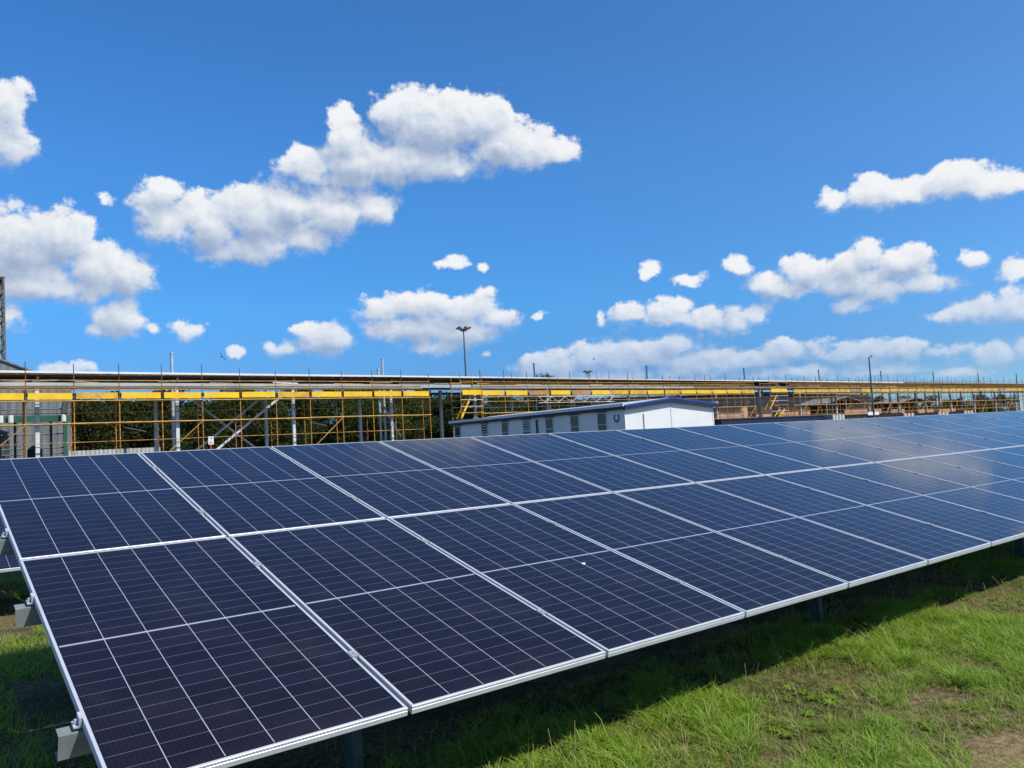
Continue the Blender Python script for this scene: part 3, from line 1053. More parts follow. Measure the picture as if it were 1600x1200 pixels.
pallet(55.25, 30.4, 0, 1.75, 2.56, 4, 'pale_block', 'pale grey block pack between the navy and black containers', 'wrapped packs beside the containers')
pallet(63.4, 29, 0, 1.85, 2.42, 3, 'red_block', 'red brick pack right of the street lamp, leftmost of the three red packs', 'wrapped packs beside the containers')
pallet(69.45, 29, 0, 2.0, 2.40, 3, 'red_block', 'red brick pack in the middle of the three red packs', 'wrapped packs beside the containers')
pallet(74.4, 29, 0, 1.95, 2.42, 3, 'red_block', 'red brick pack farthest right of the three red packs', 'wrapped packs beside the containers')


# ------------------------------------------------------------------ long open canopy building
def zroof(x):
    return 7.62 - 0.0034 * (x - 4.0)


def make_canopy():
    t = thing('open_canopy', 'long open steel canopy with pale columns and dark roof underside behind the scaffold', 'canopy', (0, 52.45, 0))
    XA, XB = -28.0, 250.0
    nb = 12
    # roof deck: dark sheet, slightly falling to the right
    r = MB()
    f = MB()
    for i in range(nb):
        a, b_ = XA + (XB - XA) * i / nb, XA + (XB - XA) * (i + 1) / nb
        za, zb = zroof(a), zroof(b_)
        vs = [(a, -0.28, za - 0.07), (b_, -0.28, zb - 0.07), (b_, 5.6, zb - 0.07), (a, 5.6, za - 0.07),
              (a, -0.28, za - 0.01), (b_, -0.28, zb - 0.01), (b_, 5.6, zb - 0.01), (a, 5.6, za - 0.01)]
        r.add(vs, [(3, 2, 1, 0), (4, 5, 6, 7), (0, 1, 5, 4), (2, 3, 7, 6)])
        g0, g1 = -0.42, -0.285
        vs = [(a, g0, za - 0.10), (b_, g0, zb - 0.10), (b_, g1, zb - 0.10), (a, g1, za - 0.10),
              (a, g0, za + 0.03), (b_, g0, zb + 0.03), (b_, g1, zb + 0.03), (a, g1, za + 0.03)]
        f.add(vs, [(3, 2, 1, 0), (4, 5, 6, 7), (0, 1, 5, 4), (2, 3, 7, 6)], 0 if a < 95 else 1)
    x = XA + 0.4
    while x < 110:
        r.bar((x, -0.25, zroof(x) - 0.095), (x, 5.5, zroof(x) - 0.095), 0.09, 0.045, 1)
        x += 0.75
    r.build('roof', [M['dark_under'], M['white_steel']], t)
    f.build('gutter', [M['white_trim'], M['brown_grey']], t)
    # purlins below the deck (the seams of the dark underside)
    for q, yy in enumerate((0.3, 1.7, 3.1, 4.5)):
        m = MB()
        m.bar((XA, yy, zroof(XA) - 0.16), (XB, yy, zroof(XB) - 0.16), 0.07, 0.16)
        m.build('purlin', M['dark_steel'], t)
    ncol = 20
    xs = [5.64 + 8.02 * n for n in range(-3, ncol)]
    for x in xs:
        zt = zroof(x) - 0.10
        for row, yy in enumerate((0.0, 5.25)):
            m = MB()
            m.box(x - 0.11, x + 0.11, yy - 0.11, yy - 0.096, 0, zt - 0.55)
            m.box(x - 0.11, x + 0.11, yy + 0.096, yy + 0.11, 0, zt - 0.55)
            m.box(x - 0.006, x + 0.006, yy - 0.0959, yy + 0.0959, 0, zt - 0.55)
            m.build('column', M['white_steel'], t)
        m = MB()
        m.bar((x + 0.03, -0.25, zt - 0.21), (x + 0.03, 5.5, zt - 0.24), 0.10, 0.26)
        m.build('roof_beam', M['dark_steel'], t)
    # eaves beam, pale, and the dark channel under it
    for x0, x1, key in ((XA, 66.0, 'pale_blue'), (66.0, XB, 'brown_grey')):
        m = MB()
        m.bar((x0, -0.20, zroof(x0) - 0.775), (x1, -0.20, zroof(x1) - 0.775), 0.12, 0.25)
        m.build('eaves_beam', M[key], t)
    m = MB()
    m.bar((XA, -0.02, zroof(XA) - 0.985), (XB, -0.02, zroof(XB) - 0.985), 0.10, 0.17)
    m.build('lower_channel', M['dark_steel'], t)
    m = MB()
    m.bar((XA, 5.25, zroof(XA) - 0.95), (XB, 5.25, zroof(XB) - 0.95), 0.12, 0.22)
    m.build('rear_beam', M['brown_grey'], t)
    # wind braces
    for (a, b_, y_) in (((15.5, 1.9), (21.2, 6.3), 0.14), ((15.0, 1.5), (21.4, 6.4), 5.10), ((16.3, 6.2), (21.6, 1.9), 5.38),
                        ((31.4, 6.3), (33.4, 2.9), 5.10)):
        m = MB()
        m.bar((a[0], y_, a[1]), (b_[0], y_, b_[1]), 0.10, 0.14)
        m.build('brace', M['white_steel'], t)
    # brick infill panels at the far right
    for (x0, x1, z1) in ((66.0, 76.4, 4.3), (77.0, 83.5, 4.72), (85.2, 88.6, 4.7), (90.2, 94.9, 4.55), (95.6, 97.4, 4.5),
                         (106.0, 112.2, 3.98), (114.0, 116.3, 3.9), (119.2, 123.4, 3.75), (127.5, 133, 3.6), (135, 141, 3.55)):
        m = MB()
        m.box(-1.75 + (x0 + 1.75) * 0.907, -1.75 + (x1 + 1.75) * 0.907, 0.14, 0.36, 0, 1.65 + (z1 - 1.65) * 0.907)
        m.build('brick_panel', M['brick'], t)
    # loose sheets and boards lying along the eaves
    rr = random.Random(5)
    x = -6.0
    while x < 130:
        ln = rr.uniform(1.2, 3.4)
        if rr.random() < 0.62:
            m = MB()
            z = zroof(x) - 0.58 + rr.uniform(-0.03, 0.05)
            m.bar((x, -0.1 + rr.uniform(-0.05, 0.1), z), (x + ln, -0.1 + rr.uniform(-0.05, 0.1), z + rr.uniform(-0.06, 0.06)), 0.2, rr.choice((0.05, 0.07, 0.10)))
            m.build('loose_board', M[rr.choice(('timber', 'timber', 'pale_roof', 'timber_orange', 'dark_steel', 'brown_grey'))], t)
        x += ln * rr.uniform(0.9, 1.8)
    return t


make_canopy()


# ------------------------------------------------------------------ scaffold
YS, YI = 51.06, 52.12
KX = lambda k: 4.885 + 2.5 * k


def scaffold_run(k0, k1, label, timber=(), skip_toe=()):
    t = thing('scaffold_run', label, 'scaffold', (KX(k0), YS, 0), group='scaffold runs along the canopy')
    xo = KX(k0)
    rr = random.Random(k0 * 31 + 5)
    for k in range(k0, k1 + 1):
        x = KX(k) - xo
        ztop = 7.75 + rr.uniform(-0.12, 0.35)
        m = MB()
        m.tube((0 + x, 0, 0.06), (x, 0, 5.75), 0.032, n=6, mi=0)
        m.tube((x, 0, 5.751), (x, 0, ztop), 0.027, n=6, mi=1)
        for z in np.arange(0.4, 5.7, 0.5):
            m.tube((x, 0, z), (x, 0, z + 0.08), 0.058, n=6, mi=0)
        m.box(x - 0.09, x + 0.09, -0.09, 0.09, 0.0, 0.055, 0)
        m.build('standard', [M['orange'], M['rust']], t)
        xi = x
        m = MB()
        m.tube((xi, YI - YS, 0.06), (xi, YI - YS, 6.35 + rr.uniform(0, 0.2)), 0.028, n=6, mi=0 if k % 3 else 1)
        for z in np.arange(0.4, 6.2, 0.5):
            m.tube((xi, YI - YS, z), (xi, YI - YS, z + 0.08), 0.05, n=6)
        m.box(xi - 0.08, xi + 0.08, YI - YS - 0.08, YI - YS + 0.08, 0.0, 0.055)
        m.build('inner_standard', [M['orange'], M['rust']], t)
        for z in (5.70, 4.30):
            m = MB()
            m.tube((x, 0.035, z), (x, YI - YS - 0.035, z), 0.024, n=6)
            m.build('transom', M['orange'], t)
    L_ = KX(k1) - xo
    far_ = k0 > 20
    extra = [(5.10, YI - YS + 0.05, 0.022, 'orange'), (3.30, YI - YS + 0.05, 0.022, 'orange'), (7.32, -0.04, 0.02, 'rust'), (6.72, -0.05, 0.022, 'rail'), (7.05, YI - YS - 0.2, 0.022, 'rail')]
    if k0 > 0:
        extra += [(5.35, -0.05, 0.024, 'rail'), (4.9, YI - YS - 0.3, 0.026, 'white_steel'), (3.7, -0.05, 0.024, 'orange'), (3.15, -0.05, 0.024, 'rail'), (6.85, 0.4, 0.02, 'orange')]
    for (z, yy, rad, key) in extra + [(4.38, -0.04, 0.04, 'rail'), (4.40, YI - YS + 0.03, 0.03, 'orange'), (2.05, -0.04, 0.03, 'rail'), (2.05, YI - YS + 0.03, 0.03, 'orange'),
                              (5.74, -0.045, 0.035, 'rail'), (6.52, -0.04, 0.024, 'rail'), (6.52, YI - YS + 0.03, 0.024, 'rail'), (6.98, -0.04, 0.028, 'orange')]:
        x = 0.0
        seg = 0
        while x < L_ - 0.1:
            x2 = min(L_, x + 7.5)
            m = MB()
            dz = rr.uniform(-0.012, 0.012)
            m.tube((x - 0.05, yy, z + dz), (x2 + 0.05, yy, z + dz + rr.uniform(-0.01, 0.01)), rad, n=6)
            m.build('ledger', M[key], t)
            x = x2
    # working platform: boards laid side by side
    m = MB()
    for q in range(5):
        y0 = 0.05 + q * 0.20
        x = 0.02
        while x < L_ - 0.1:
            x2 = min(L_ - 0.02, x + 2.5)
            m.box(x, x2 - 0.02, y0, y0 + 0.19, 5.78, 5.82 + 0.004 * rr.random())
            x = x2
    m.build('platform', M['timber'], t)
    for k in range(k0, k1):
        if k in skip_toe:
            continue
        x0, x1 = KX(k) - xo + 0.10, KX(k + 1) - xo - 0.10
        m = MB()
        dz = rr.uniform(-0.015, 0.015)
        hb = 0.38 if not far_ else rr.uniform(0.32, 0.40)
        m.bar((x0, -0.085, 6.24 - hb / 2 + dz), (x1, -0.085, 6.24 - hb / 2 + dz + rr.uniform(-0.03, 0.03)), 0.03, hb)
        pick = 'timber_orange' if (k in timber or (far_ and rr.random() < 0.10)) else ('yellow_worn' if (far_ or rr.random() < 0.25) else 'yellow')
        m.build('toe_board', M[pick], t)
    for k in range(k0, k1):
        if k0 > 0 and k < 52 and (k % 2 == 0 or k > 26):
            # loose intermediate uprights and guard posts
            xm = KX(k) - xo + rr.uniform(0.6, 1.9)
            m = MB()
            m.tube((xm, 0.02, 4.36), (xm + rr.uniform(-0.05, 0.05), 0.02, rr.uniform(7.3, 8.0)), 0.022, n=6)
            m.build('guard_post', M[rr.choice(('orange', 'rust', 'rail'))], t)
            if rr.random() < 0.55:
                m = MB()
                xs_ = KX(k) - xo
                m.tube((xs_, YI - YS + 0.09, 2.1), (xs_ + 2.5, YI - YS + 0.09, rr.choice((4.3, 5.6))), 0.022, n=6)
                m.build('brace', M[rr.choice(('orange', 'rail', 'rust'))], t)
        if (k + 1) % 4 == 0:
            m = MB()
            m.tube((KX(k) - xo, -0.08, 2.15), (KX(k + 1) - xo, -0.08, 4.36), 0.027, n=6)
            m.build('brace', M['rail'], t)
        if k % 5 == 2 and k < 45:
            m = MB()
            m.bar((KX(k) - xo + 0.6, YI - YS + 0.5, 4.15), (KX(k) - xo + 1.9, YI - YS + 0.6, 3.85), 0.22, 0.04)
            m.build('loose_plank', M['pale_roof'], t)
    return t


scaffold_run(-5, 11, 'yellow and orange tube scaffold run at left in front of the trees')
scaffold_run(13, 28, 'tube scaffold run between the two stair towers, behind the white cabin', timber=(15, 17), skip_toe=(15,) if False else ())
scaffold_run(31, 74, 'farthest tube scaffold run, right of the second stair tower')


def stair_tower(x0, w, label):
    t = thing('stair_tower', label, 'scaffold', (x0, YS - 0.25, 0), group='scaffold stair towers')
    d = 1.3
    for x in (0, w):
        for y in (0, d):
            m = MB()
            m.tube((x, y, 0.05), (x, y, 7.85), 0.03, n=6)
            for z in np.arange(0.4, 7.4, 0.5):
                m.tube((x, y, z), (x, y, z + 0.08), 0.055, n=6)
            m.box(x - 0.08, x + 0.08, y - 0.08, y + 0.08, 0, 0.049)
            m.build('standard', M['orange'], t)
    for z, key in ((2.2, 'orange'), (3.0, 'white_steel'), (3.75, 'white_steel'), (4.45, 'rail'), (4.95, 'white_steel'), (5.5, 'white_steel'), (6.5, 'rail'), (7.0, 'orange')):
        m = MB()
        for y in (-0.035, d + 0.035):
            m.tube((-0.05, y, z), (w + 0.05, y, z), 0.026, n=6)
        m.build('ledger', M[key], t)
    for (xa, za, xb, zb) in ((0.15, 4.0, w * 0.55, 5.75), (0.25, 2.0, w - 0.25, 4.0), (0.25, 0.1, w - 0.25, 2.0)):
        m = MB()
        for y in (0.30, 0.95):
            m.bar((xa, y, za), (xb, y, zb), 0.04, 0.16)
        n_ = 7
        for q in range(1, n_):
            f_ = q / n_
            m.box(xa + (xb - xa) * f_ - 0.11, xa + (xb - xa) * f_ + 0.11, 0.325, 0.925, za + (zb - za) * f_ - 0.015, za + (zb - za) * f_ + 0.015)
        m.build('stair_flight', M['yellow'], t)
    m = MB()
    m.box(0.05, w - 0.05, 0.06, d - 0.06, 5.80, 5.84)
    m.build('landing', M['timber'], t)
    m = MB()
    m.bar((0.15, -0.07, 6.10), (w - 0.1, -0.07, 6.10), 0.03, 0.40)
    m.build('toe_board', M['yellow'], t)
    return t


stair_tower(35.2, 2.15, 'scaffold stair tower with yellow stairs beside the far end of the cabin')
stair_tower(77.5, 3.3, 'scaffold stair tower with yellow stairs in front of the brick panels')

gd = thing('lattice_girder', 'pale lattice girder slung under the scaffold platform above the cabin roof', 'girder', (43.4, YS - 0.2, 0))
m = MB()
m.tube((0, 0, 5.70), (9.3, 0, 5.70), 0.03, n=6)
m.build('top_chord', M['white_steel'], gd)
m = MB()
m.tube((0, 0, 5.16), (9.3, 0, 5.16), 0.03, n=6)
m.build('bottom_chord', M['white_steel'], gd)
m = MB()
for i in range(12):
    xa = i * 9.3 / 12
    m.tube((xa, 0, 5.19 if i % 2 else 5.67), (xa + 9.3 / 12, 0, 5.67 if i % 2 else 5.19), 0.02, n=6)
m.build('web', M['white_steel'], gd)

# ------------------------------------------------------------------ things behind the canopy
# poles in a row behind the canopy
POLES = [50.71, 67.46, 85.7, 103.05, 120.39, 137.8, 155.19, 172.46]
pole0 = None
for i, x in enumerate(POLES):
    if pole0 is None:
        pole0 = t = thing('steel_pole', '', 'pole', (x, 60, 0), group='poles in a row behind the canopy')
        m = MB()
        m.tube((0, 0, 0), (0, 0, 9.72), 0.11, 0.075, n=8)
        m.build('shaft', M['mast'], t)
        m = MB()
        m.tube((0, 0, 9.721), (0, 0, 9.80), 0.10, n=8)
        m.build('cap', M['mast'], t)
    else:
        t = copy_tree(pole0)
        t.location.x = x
    t['label'] = 'thin dark pole above the canopy roof, %s from the left of its row' % ORD[i]

for (x, top, r_, lab) in ((15.47, 10.0, 0.12, 'tall pale flue pipe rising alone above the left part of the roof'),
                          (33.3, 9.95, 0.10, 'slim grey flue pipe rising above the roof beside a shorter one'),
                          (32.84, 9.0, 0.11, 'short pale flue stub beside the slim grey pipe above the roof')):
    t = thing('flue_pipe', lab, 'pipe', (x, 60, 0), group='flue pipes above the canopy roof')
    m = MB()
    m.tube((0, 0, 0), (0, 0, top - 0.12), r_, n=10)
    m.build('shaft', M['flue'], t)
    m = MB()
    m.tube((0, 0, top - 0.119), (0, 0, top), r_ * 1.25, n=10)
    m.build('cap', M['flue'], t)


def high_mast(x, y, h, label, lamps=6):
    t = thing('floodlight_mast', label, 'light mast', (x, y, 0), group='floodlight masts beyond the canopy')
    m = MB()
    m.tube((0, 0, 0), (0, 0, h), 0.32, 0.13, n=10)
    m.build('shaft', M['mast'], t)
    m = MB()
    m.tube((0, 0, h - 0.6), (0, 0, h - 0.45), 0.75, n=12)
    m.tube((0, 0, h - 0.449), (0, 0, h - 0.1), 0.30, n=10)
    m.build('head_ring', M['mast'], t)
    for i in range(lamps):
        a = 2 * PI * i / lamps + 0.3
        c, s = math.cos(a), math.sin(a)
        m = MB()
        m.bar((0.5 * c, 0.5 * s, h - 0.42), (1.25 * c, 1.25 * s, h - 0.12), 0.10, 0.10)
        m.bar((1.0 * c, 1.0 * s, h - 0.15), (1.75 * c, 1.75 * s, h + 0.22), 0.65, 0.32)
        fl = m.build('floodlight', M['mast'], t)
        m = MB()
        m.bar((1.05 * c, 1.05 * s, h - 0.32), (1.78 * c, 1.78 * s, h + 0.04), 0.55, 0.03)
        m.build('lens', M['lamp'], fl)
    return t


high_mast(105.0, 150, 29.2, 'tall floodlight mast with a ring of lamps under the long middle cloud')
high_mast(196, 205, 26.0, 'distant floodlight mast whose lamp head just shows above the roof')

t = thing('street_lamp', 'thin dark street lamp pole standing in front of the scaffold at right', 'street lamp', (61.0, 30.2, 0))
m = MB()
m.tube((0, 0, 0), (0, 0, 7.05), 0.085, 0.05, n=10)
m.tube((0, 0, 0.02), (0, 0, 1.1), 0.12, n=10)
m.build('shaft', M['mast'], t)
m = MB()
m.tube((0, 0, 7.0), (0.35, -0.12, 7.12), 0.035, n=8)
m.build('arm', M['mast'], t)
m = MB()
m.bar((0.25, -0.09, 7.13), (0.75, -0.26, 7.16), 0.2, 0.1)
m.build('lamp_head', M['lamp'], t)

# lattice telecom mast at the left edge
t = thing('lattice_mast', 'dark lattice telecom mast at the left edge of the photo', 'mast', (6.7, 90.0, 0))
hw, H = 1.25, 20.8
for sx in (-1, 1):
    for sy in (-1, 1):
        m = MB()
        m.bar((sx * hw, sy * hw, 0), (sx * hw * 0.86, sy * hw * 0.86, H), 0.17, 0.17)
        m.build('leg', M['lattice'], t)
m = MB()
nz = 15
for i in range(nz):
    z0, z1 = H * i / nz, H * (i + 1) / nz
    s0, s1 = hw * (1 - 0.14 * i / nz), hw * (1 - 0.14 * (i + 1) / nz)
    for ax in (0, 1):
        for s in (-1, 1):
            def P_(q, z, ss):
                return (q * ss, s * ss, z) if ax == 0 else (s * ss, q * ss, z)
            sg_ = 1 if i % 2 else -1
            m.bar(P_(-sg_, z0, s0), P_(sg_, z1, s1), 0.10, 0.10)
            m.bar(P_(-1, z1, s1), P_(1, z1, s1), 0.10, 0.10)
            m.bar(P_(sg_, z0, s0), P_(-sg_, z1, s1), 0.05, 0.05)
m.build('bracing', M['lattice'], t)
m = MB()
m.box(-1.2, 1.2, -1.2, 1.2, H + 0.01, H + 0.12)
m.build('top_platform', M['lattice'], t)
for (ax, ay, hh) in ((0.55, -0.6, 2.1), (-0.5, 0.5, 2.6)):
    m = MB()
    m.tube((ax, ay, H + 0.12), (ax, ay, H + hh), 0.05, 0.025, n=6)
    m.build('antenna', M['mast'], t)
for z in (8.6, 12.5, 16.0):
    m = MB()
    m.tube((-0.2, -1.5, z), (0.5, -1.5, z + 1.1), 0.4, n=10)
    m.build('dish', M['lattice'], t)

# grey ribbed shed with the gable at left
t = thing('ribbed_shed', 'grey ribbed metal shed with a sloping roofline behind the canopy at left', 'shed', (0, 70, 0))
m = MB()
m.prism([(-14, 0), (10.4, 0), (10.4, 8.35), (5.6, 10.35), (-14, 10.35)], 0, 14)
m.build('wall', M['grey_sheet'], t)
m = MB()
m.prism([(5.58, 10.37), (10.75, 8.21), (10.75, 8.33), (5.6, 10.49), (-14.3, 10.49), (-14.3, 10.37)], -0.15, 14.3)
m.build('roof', M['grey_sheet'], t)
for (a, b_) in ((2.6, 3.4), (4.4, 5.1)):
    m = MB()
    m.box(a, b_, 0.5, 1.4, 10.5, 11.5)
    m.tube(((a + b_) / 2, 0.9, 11.5), ((a + b_) / 2, 0.9, 12.3), 0.06)
    m.build('roof_unit', M['dark_steel'], t)

# green gantry and pipework
t = thing('green_gantry', 'green steel gantry with pipes and pale drums behind the scaffold at left', 'gantry', (0, 63, 0))
m = MB()
m.box(-12, 9.1, -0.15, 0.15, 5.18, 5.62)
m.build('girder', M['green'], t)
for x in (-8.0, -2.5, 3.6, 8.8):
    m = MB()
    m.box(x - 0.12, x + 0.12, -0.12, 0.12, 0, 5.17)
    m.build('leg', M['green'], t)
for (z, key) in ((6.72, 'dark_steel'), (6.1, 'dark_steel'), (4.3, 'dark_steel'), (3.3, 'green'), (2.9, 'dark_steel')):
    m = MB()
    m.tube((-12, 0.25, z), (9.0, 0.25, z), 0.05, n=6)
    m.build('pipe', M[key], t)
for x in (3.3, 4.8, 5.4, 8.65):
    m = MB()
    m.tube((x, -0.35, 5.15), (x, -0.35, 5.66), 0.17, n=10)
    m.build('drum', M['white_trim'], t)
for x in (4.0, 8.7):
    m = MB()
    m.bar((x, -0.3, 5.7), (x + 0.15, -0.3, 6.7), 0.4, 0.5)
    m.build('motor', M['dark_steel'], t)
m = MB()
m.tube((4.2, 1.6, 0), (4.2, 1.6, 4.6), 1.3, n=16)
m.tube((4.2, 1.6, 4.6), (4.2, 1.6, 5.0), 1.3, 0.4, n=16)
m.build('tank', M['dark_steel'], t)

# process plant clutter under the green gantry
t = thing('process_skid', 'dark tangle of tanks, pipes and handrails under the canopy at far left', 'pipework', (0, 60.6, 0))
rr = random.Random(11)
for x in (-3.4, 0.2, 2.4, 6.6):
    m = MB()
    h_ = rr.uniform(2.6, 4.4)
    r_ = rr.uniform(0.45, 0.8)
    m.tube((x, rr.uniform(0, 0.8), 0), (x, 0.4, h_), r_, n=14)
    m.tube((x, 0.4, h_), (x, 0.4, h_ + 0.3), r_, 0.15, n=14)
    m.build('vessel', M[rr.choice(('dark_steel', 'shade_galv', 'black'))], t)
for i in range(9):
    z = 2.0 + i * 0.48
    x0 = rr.uniform(-6, 1.0)
    x1 = x0 + rr.uniform(3.5, 8.5)
    m = MB()
    y_ = rr.uniform(-0.9, 1.2)
    r_ = rr.uniform(0.03, 0.085)
    m.tube((x0, y_, z), (min(x1, 8.6), y_, z), r_, n=7)
    m.tube((min(x1, 8.6), y_, z), (min(x1, 8.6), y_, z - rr.uniform(0.8, 2.0)), r_, n=7)
    m.build('pipe', M[rr.choice(('dark_steel', 'galv', 'green', 'shade_galv', 'white_steel'))], t)
for x in (-5.5, -2.8, 1.3, 5.3, 7.4):
    m = MB()
    m.box(x - 0.07, x + 0.07, -1.1, -0.96, 0, 5.0)
    m.build('support_post', M['shade_galv'], t)
m = MB()
m.box(-6, 3.9, -1.3, 0.9, 4.86, 4.93)
m.build('walkway', M['dark_steel'], t)
for z in (5.25, 5.6, 5.95):
    m = MB()
    m.tube((-6, -1.25, z), (3.9, -1.25, z), 0.025, n=6)
    m.build('handrail', M['shade_galv'], t)

t = thing('sheet_fence', 'low pale ribbed sheet fence below the dark trees at left', 'fence', (9.3, 65, 0))
m = MB()
m.box(0, 6.5, 0, 0.06, 0.05, 3.05)
m.build('sheet_panel', M['fence'], t)
for x in (0.1, 2.2, 4.3, 6.4):
    m = MB()
    m.box(x - 0.04, x + 0.04, 0.061, 0.14, 0, 3.1)
    m.build('post', M['galv'], t)

# little warning sign on a red post
t = thing('post_sign', 'small white sign with red mark on a red post before the scaffold', 'sign', (14.4, 48, 0))
m = MB()
m.box(-0.05, 0.05, 0.02, 0.08, 0, 2.82)
m.build('post', M['sign_red'], t)
m = MB()
m.box(-0.16, 0.16, -0.012, 0.018, 2.72, 3.22)
pl = m.build('plate', M['sign_white'], t)
m = MB()
m.bar((-0.07, -0.018, 2.80), (0.08, -0.018, 3.14), 0.03, 0.006, up=(0, 1, 0))
m.bar((-0.09, -0.018, 3.13), (0.09, -0.018, 3.13), 0.05, 0.006, up=(0, 1, 0))
m.bar((-0.09, -0.018, 2.82), (0.09, -0.018, 2.82), 0.05, 0.006, up=(0, 1, 0))
m.build('marking', M['sign_red'], pl)

# dark hall and small pale roofed sheds seen under the canopy at right
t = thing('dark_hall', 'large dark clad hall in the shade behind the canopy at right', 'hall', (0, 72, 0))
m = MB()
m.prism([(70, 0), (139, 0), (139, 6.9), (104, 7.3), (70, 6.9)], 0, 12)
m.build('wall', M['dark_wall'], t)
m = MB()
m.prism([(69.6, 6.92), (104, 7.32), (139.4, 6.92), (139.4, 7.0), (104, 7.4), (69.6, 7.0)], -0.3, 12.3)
m.build('roof', M['dark_steel'], t)
for x in (76, 90, 112, 126):
    m = MB()
    m.box(x - 2, x + 2, -0.04, 0.02, 0, 4.2)
    m.build('roller_door', M['dark_steel'], t)

for (x0, x1, y, ze, zr, lab) in ((108, 119, 62.5, 5.0, 5.95, 'brown roofed lean-to under the canopy, left of the street lamp'),
                                 (130, 141, 62.5, 4.9, 5.6, 'brown roofed lean-to under the canopy, right of the street lamp')):
    t = thing('lean_to', lab, 'shed', (x0, y, 0), group='lean-to roofs under the canopy')
    L_ = x1 - x0
    m = MB()
    m.prism([(-0.4, ze), (L_ * 0.5, zr), (L_ + 0.4, ze), (L_ + 0.4, ze + 0.12), (L_ * 0.5, zr + 0.12), (-0.4, ze + 0.12)], -0.5, 5)
    m.build('roof', M['dull_roof'], t)
    m = MB()
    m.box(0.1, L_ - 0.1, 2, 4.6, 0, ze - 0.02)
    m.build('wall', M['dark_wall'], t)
    for x in (0.1, L_ / 2, L_ - 0.1):
        m = MB()
        m.box(x - 0.08, x + 0.08, -0.3, -0.14, 0, ze + (zr - ze if abs(x - L_ / 2) < 1 else 0) - 0.01)
        m.build('post', M['galv'], t)


# ------------------------------------------------------------------ trees
def leaf_cloud(blobs, n, size, lo=0.0):
    """leaf-sized quads spread through lumpy clumps"""
    P, ton = [], []
    w = np.array([b[3] ** 2 for b in blobs])
    w = w / w.sum()
    for b, wi in zip(blobs, w):
        k = max(20, int(n * wi))
        d = RNG.normal(size=(k, 3))
        d /= np.linalg.norm(d, axis=1)[:, None]
        r = RNG.random(k) ** (1 / 2.2)
        p = np.array(b[:3]) + d * r[:, None] * b[3] * np.array([1.0, 1.0, 0.8])
        P.append(p)
        ton.append(np.full(k, RNG.uniform(0.0, 1.0)) + RNG.normal(0, 0.09, k))
    P = np.concatenate(P)
    ton = np.clip(np.concatenate(ton), 0, 1)
    n_ = len(P)
    u = RNG.normal(size=(n_, 3))
    u /= np.linalg.norm(u, axis=1)[:, None]
    a = RNG.normal(size=(n_, 3))
    v = np.cross(u, a)
    v /= np.linalg.norm(v, axis=1)[:, None]
    s = (size * RNG.uniform(0.55, 1.4, n_))[:, None]
    V = np.stack([P - u * s * 0.5, P + v * s * 0.28, P + u * s * 0.5, P - v * s * 0.28], 1)
    F = (np.arange(n_) * 4)[:, None] + np.array([[0, 1, 2, 3]])
    dry = np.clip(RNG.normal(0.03, 0.06, n_), 0, 0.25)
    T = np.stack([ton, dry, np.zeros(n_)], 1).repeat(4, axis=0)
    return V.reshape(-1, 3), F, T


def make_tree(h, spread, n, size, mkey, seed):
    rr = random.Random(seed)
    t = thing('broadleaf_tree', '', 'tree')
    m = MB()
    lean = Vector((rr.uniform(-0.4, 0.4), rr.uniform(-0.4, 0.4), 0))
    p0 = Vector((0, 0, -0.1))
    p1 = Vector((lean.x * 0.4, lean.y * 0.4, h * 0.22))
    p2 = Vector((lean.x, lean.y, h * 0.5))
    m.tube(p0, p1, 0.32, 0.24, n=9)
    m.tube(p1, p2, 0.24, 0.14, n=9)
    blobs = []
    for i in range(11):
        a = 2 * PI * i / 11 + rr.uniform(-0.4, 0.4)
        rad = spread * rr.uniform(0.35, 0.9)
        z = h * rr.uniform(0.22, 0.82)
        rad *= 1.0 if z < h * 0.6 else 0.65
        e = Vector((math.cos(a) * rad, math.sin(a) * rad, z))
        s = p1.lerp(p2, rr.random())
        mid = s.lerp(e, 0.5) + Vector((0, 0, rr.uniform(-0.2, 0.5)))
        m.tube(s, mid, 0.11, 0.07, n=6)
        m.tube(mid, e, 0.07, 0.03, n=6)
        blobs.append((e.x, e.y, e.z, rr.uniform(0.13, 0.24) * h))
        for q in range(2):
            o_ = Vector((rr.uniform(-1, 1), rr.uniform(-1, 1), rr.uniform(-0.6, 0.9))) * h * 0.17
            blobs.append((e.x + o_.x, e.y + o_.y, max(h * 0.10, e.z + o_.z), rr.uniform(0.07, 0.14) * h))
    blobs.append((lean.x, lean.y, h * 0.84, h * 0.15))
    m.build('trunk', M['bark'], t)
    V, F, T = leaf_cloud(blobs, n, size)
    np_mesh('crown', V, F, M[mkey], t, T)
    return t


protos = [make_tree(7.2, 3.6, 13000, 0.21, 'leaf', 1), make_tree(6.6, 3.9, 13000, 0.21, 'leaf', 2),
          make_tree(7.4, 3.2, 12000, 0.21, 'leaf2', 3), make_tree(6.4, 3.4, 12000, 0.22, 'leaf2', 4)]
used = [False] * 4


def put_tree(i, x, y, s, rz, label, group, sz=None):
    if used[i]:
        o = copy_tree(protos[i])
    else:
        o = protos[i]
        used[i] = True
    o.location = (x, y, 0)
    o.rotation_euler = (0, 0, rz)
    o.scale = (s, s, sz if sz else s)
    o['label'] = label
    o['group'] = group
    return o


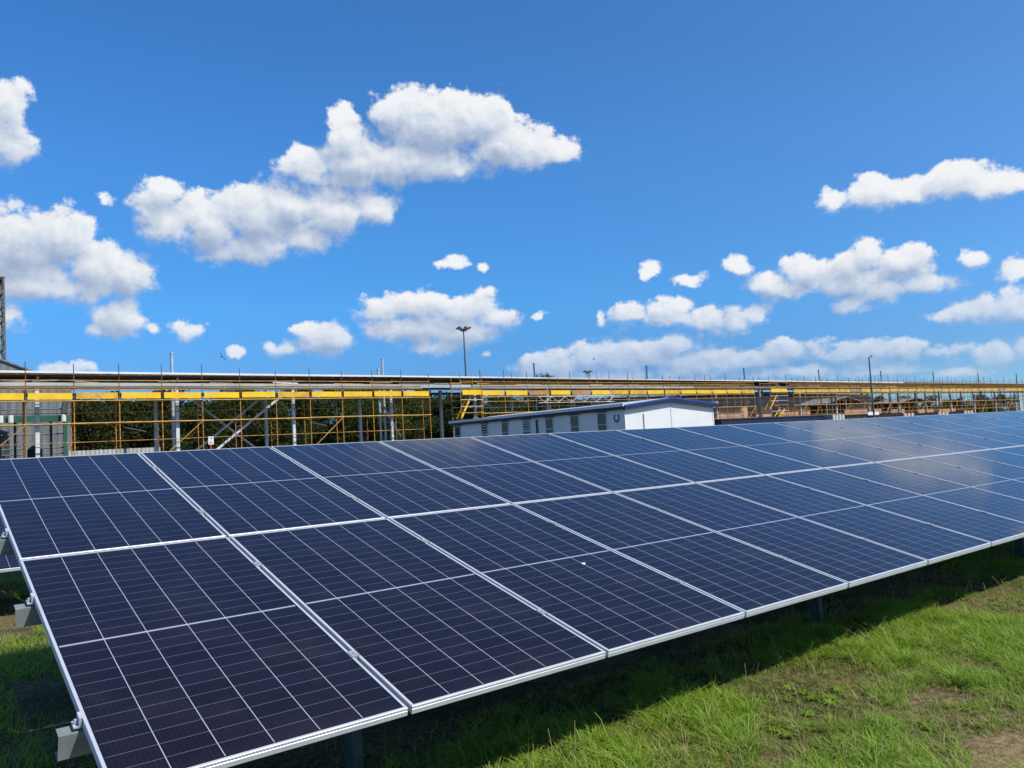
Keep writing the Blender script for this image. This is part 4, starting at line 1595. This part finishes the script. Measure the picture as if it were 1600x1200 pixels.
DESC = ['dark green bushy tree', 'broad dark olive tree', 'brighter green tree', 'low dark olive tree']
xs = [13.6, 17.8, 22.0, 26.6, 31.0, 35.2, 40.2, 44.6, 49.2, 53.8, 58.6, 63.4, 68.2, 73.5]
for n_, x in enumerate(xs):
    i = (0, 1, 2, 0, 3, 1, 2, 0, 2, 1, 3, 0, 1, 0)[n_]
    put_tree(i, x, 77 + (n_ % 3) * 1.6, 1.17 + 0.16 * math.sin(n_ * 2.3), n_ * 1.7,
             '%s behind the canopy, %s from the left in the tree line' % (DESC[i], ORD[n_]), 'tree line behind the canopy')
for n_, x in enumerate([15.5, 20.2, 24.6, 29.0, 33.4, 38.0, 42.6, 47.2, 51.8, 56.4]):
    i = (1, 0, 3, 2, 0, 1, 0, 2, 0, 3)[n_]
    put_tree(i, x, 83.5 + (n_ % 2) * 1.2, 1.36, n_ * 2.1 + 1,
             '%s in the rear of the tree line, %s from the left there' % (DESC[i], ORD[n_]), 'rear tree line behind the canopy')
for n_, (x, i) in enumerate([(146, 2), (152.5, 0), (159, 2), (166, 1), (173, 2), (186, 1), (193, 2), (200, 2), (207, 0)]):
    put_tree(i, x, 76 + (n_ % 2) * 2, 1.0, n_ * 1.3 + 0.5,
             '%s seen under the far right canopy, %s from left there' % (DESC[i], ORD[n_]), 'trees under the far right canopy')
put_tree(2, 95.5, 110, 2.0, 0.7, 'tall tree whose top just shows above the roof at centre', 'trees showing above the roof')


# ------------------------------------------------------------------ birds
def bird(loc, span, rz, bank, label):
    t = MB()
    prof = [(-0.30, 0.0, 0.02), (-0.18, 0.0, 0.06), (0.02, 0.0, 0.075), (0.18, 0.0, 0.055), (0.27, 0.01, 0.035), (0.33, 0.0, 0.008)]
    n_ = 8
    vs = []
    for (x, z, r_) in prof:
        for i in range(n_):
            a = 2 * PI * i / n_
            vs.append((x, r_ * math.cos(a), z + r_ * math.sin(a)))
    fs = [(k * n_ + i, k * n_ + (i + 1) % n_, (k + 1) * n_ + (i + 1) % n_, (k + 1) * n_ + i) for k in range(len(prof) - 1) for i in range(n_)]
    fs += [tuple(reversed(range(n_))), tuple(range((len(prof) - 1) * n_, len(prof) * n_))]
    t.add(vs, fs)
    for s in (-1, 1):
        pts = [(0.14, 0.05, 0.03), (-0.10, 0.05, 0.03), (-0.10, 0.42, 0.20), (0.12, 0.40, 0.22), (0.02, 0.95, 0.16), (-0.12, 0.80, 0.15)]
        up_ = [(x, s * y, z + 0.012) for x, y, z in pts]
        dn = [(x, s * y, z - 0.012) for x, y, z in pts]
        t.add(up_ + dn, [(0, 1, 2, 3), (3, 2, 5, 4), (9, 8, 7, 6), (10, 11, 8, 9), (0, 3, 9, 6), (3, 4, 10, 9), (4, 5, 11, 10), (5, 2, 8, 11), (2, 1, 7, 8)])
    tl = [(-0.26, -0.03, 0), (-0.26, 0.03, 0), (-0.52, 0.12, 0), (-0.52, -0.12, 0)]
    t.add([(x, y, z + 0.012) for x, y, z in tl] + [(x, y, z - 0.012) for x, y, z in tl],
          [(0, 1, 2, 3), (7, 6, 5, 4), (0, 3, 7, 4), (1, 5, 6, 2), (2, 6, 7, 3)])
    o = t.build('bird', M['bird'], None, True)
    o.location = loc
    o.scale = (span / 1.9,) * 3
    o.rotation_euler = (bank, 0, rz)
    tag(o, label, 'bird')
    return o


bird((14.24, 45.0, 7.81), 0.62, 0.6, 0.9, 'small black bird banking in the sky left of the floodlight mast')
bird((59.2, 60.0, 10.4), 0.75, -0.4, 0.15, 'tiny gliding bird in front of the low cloud right of centre')
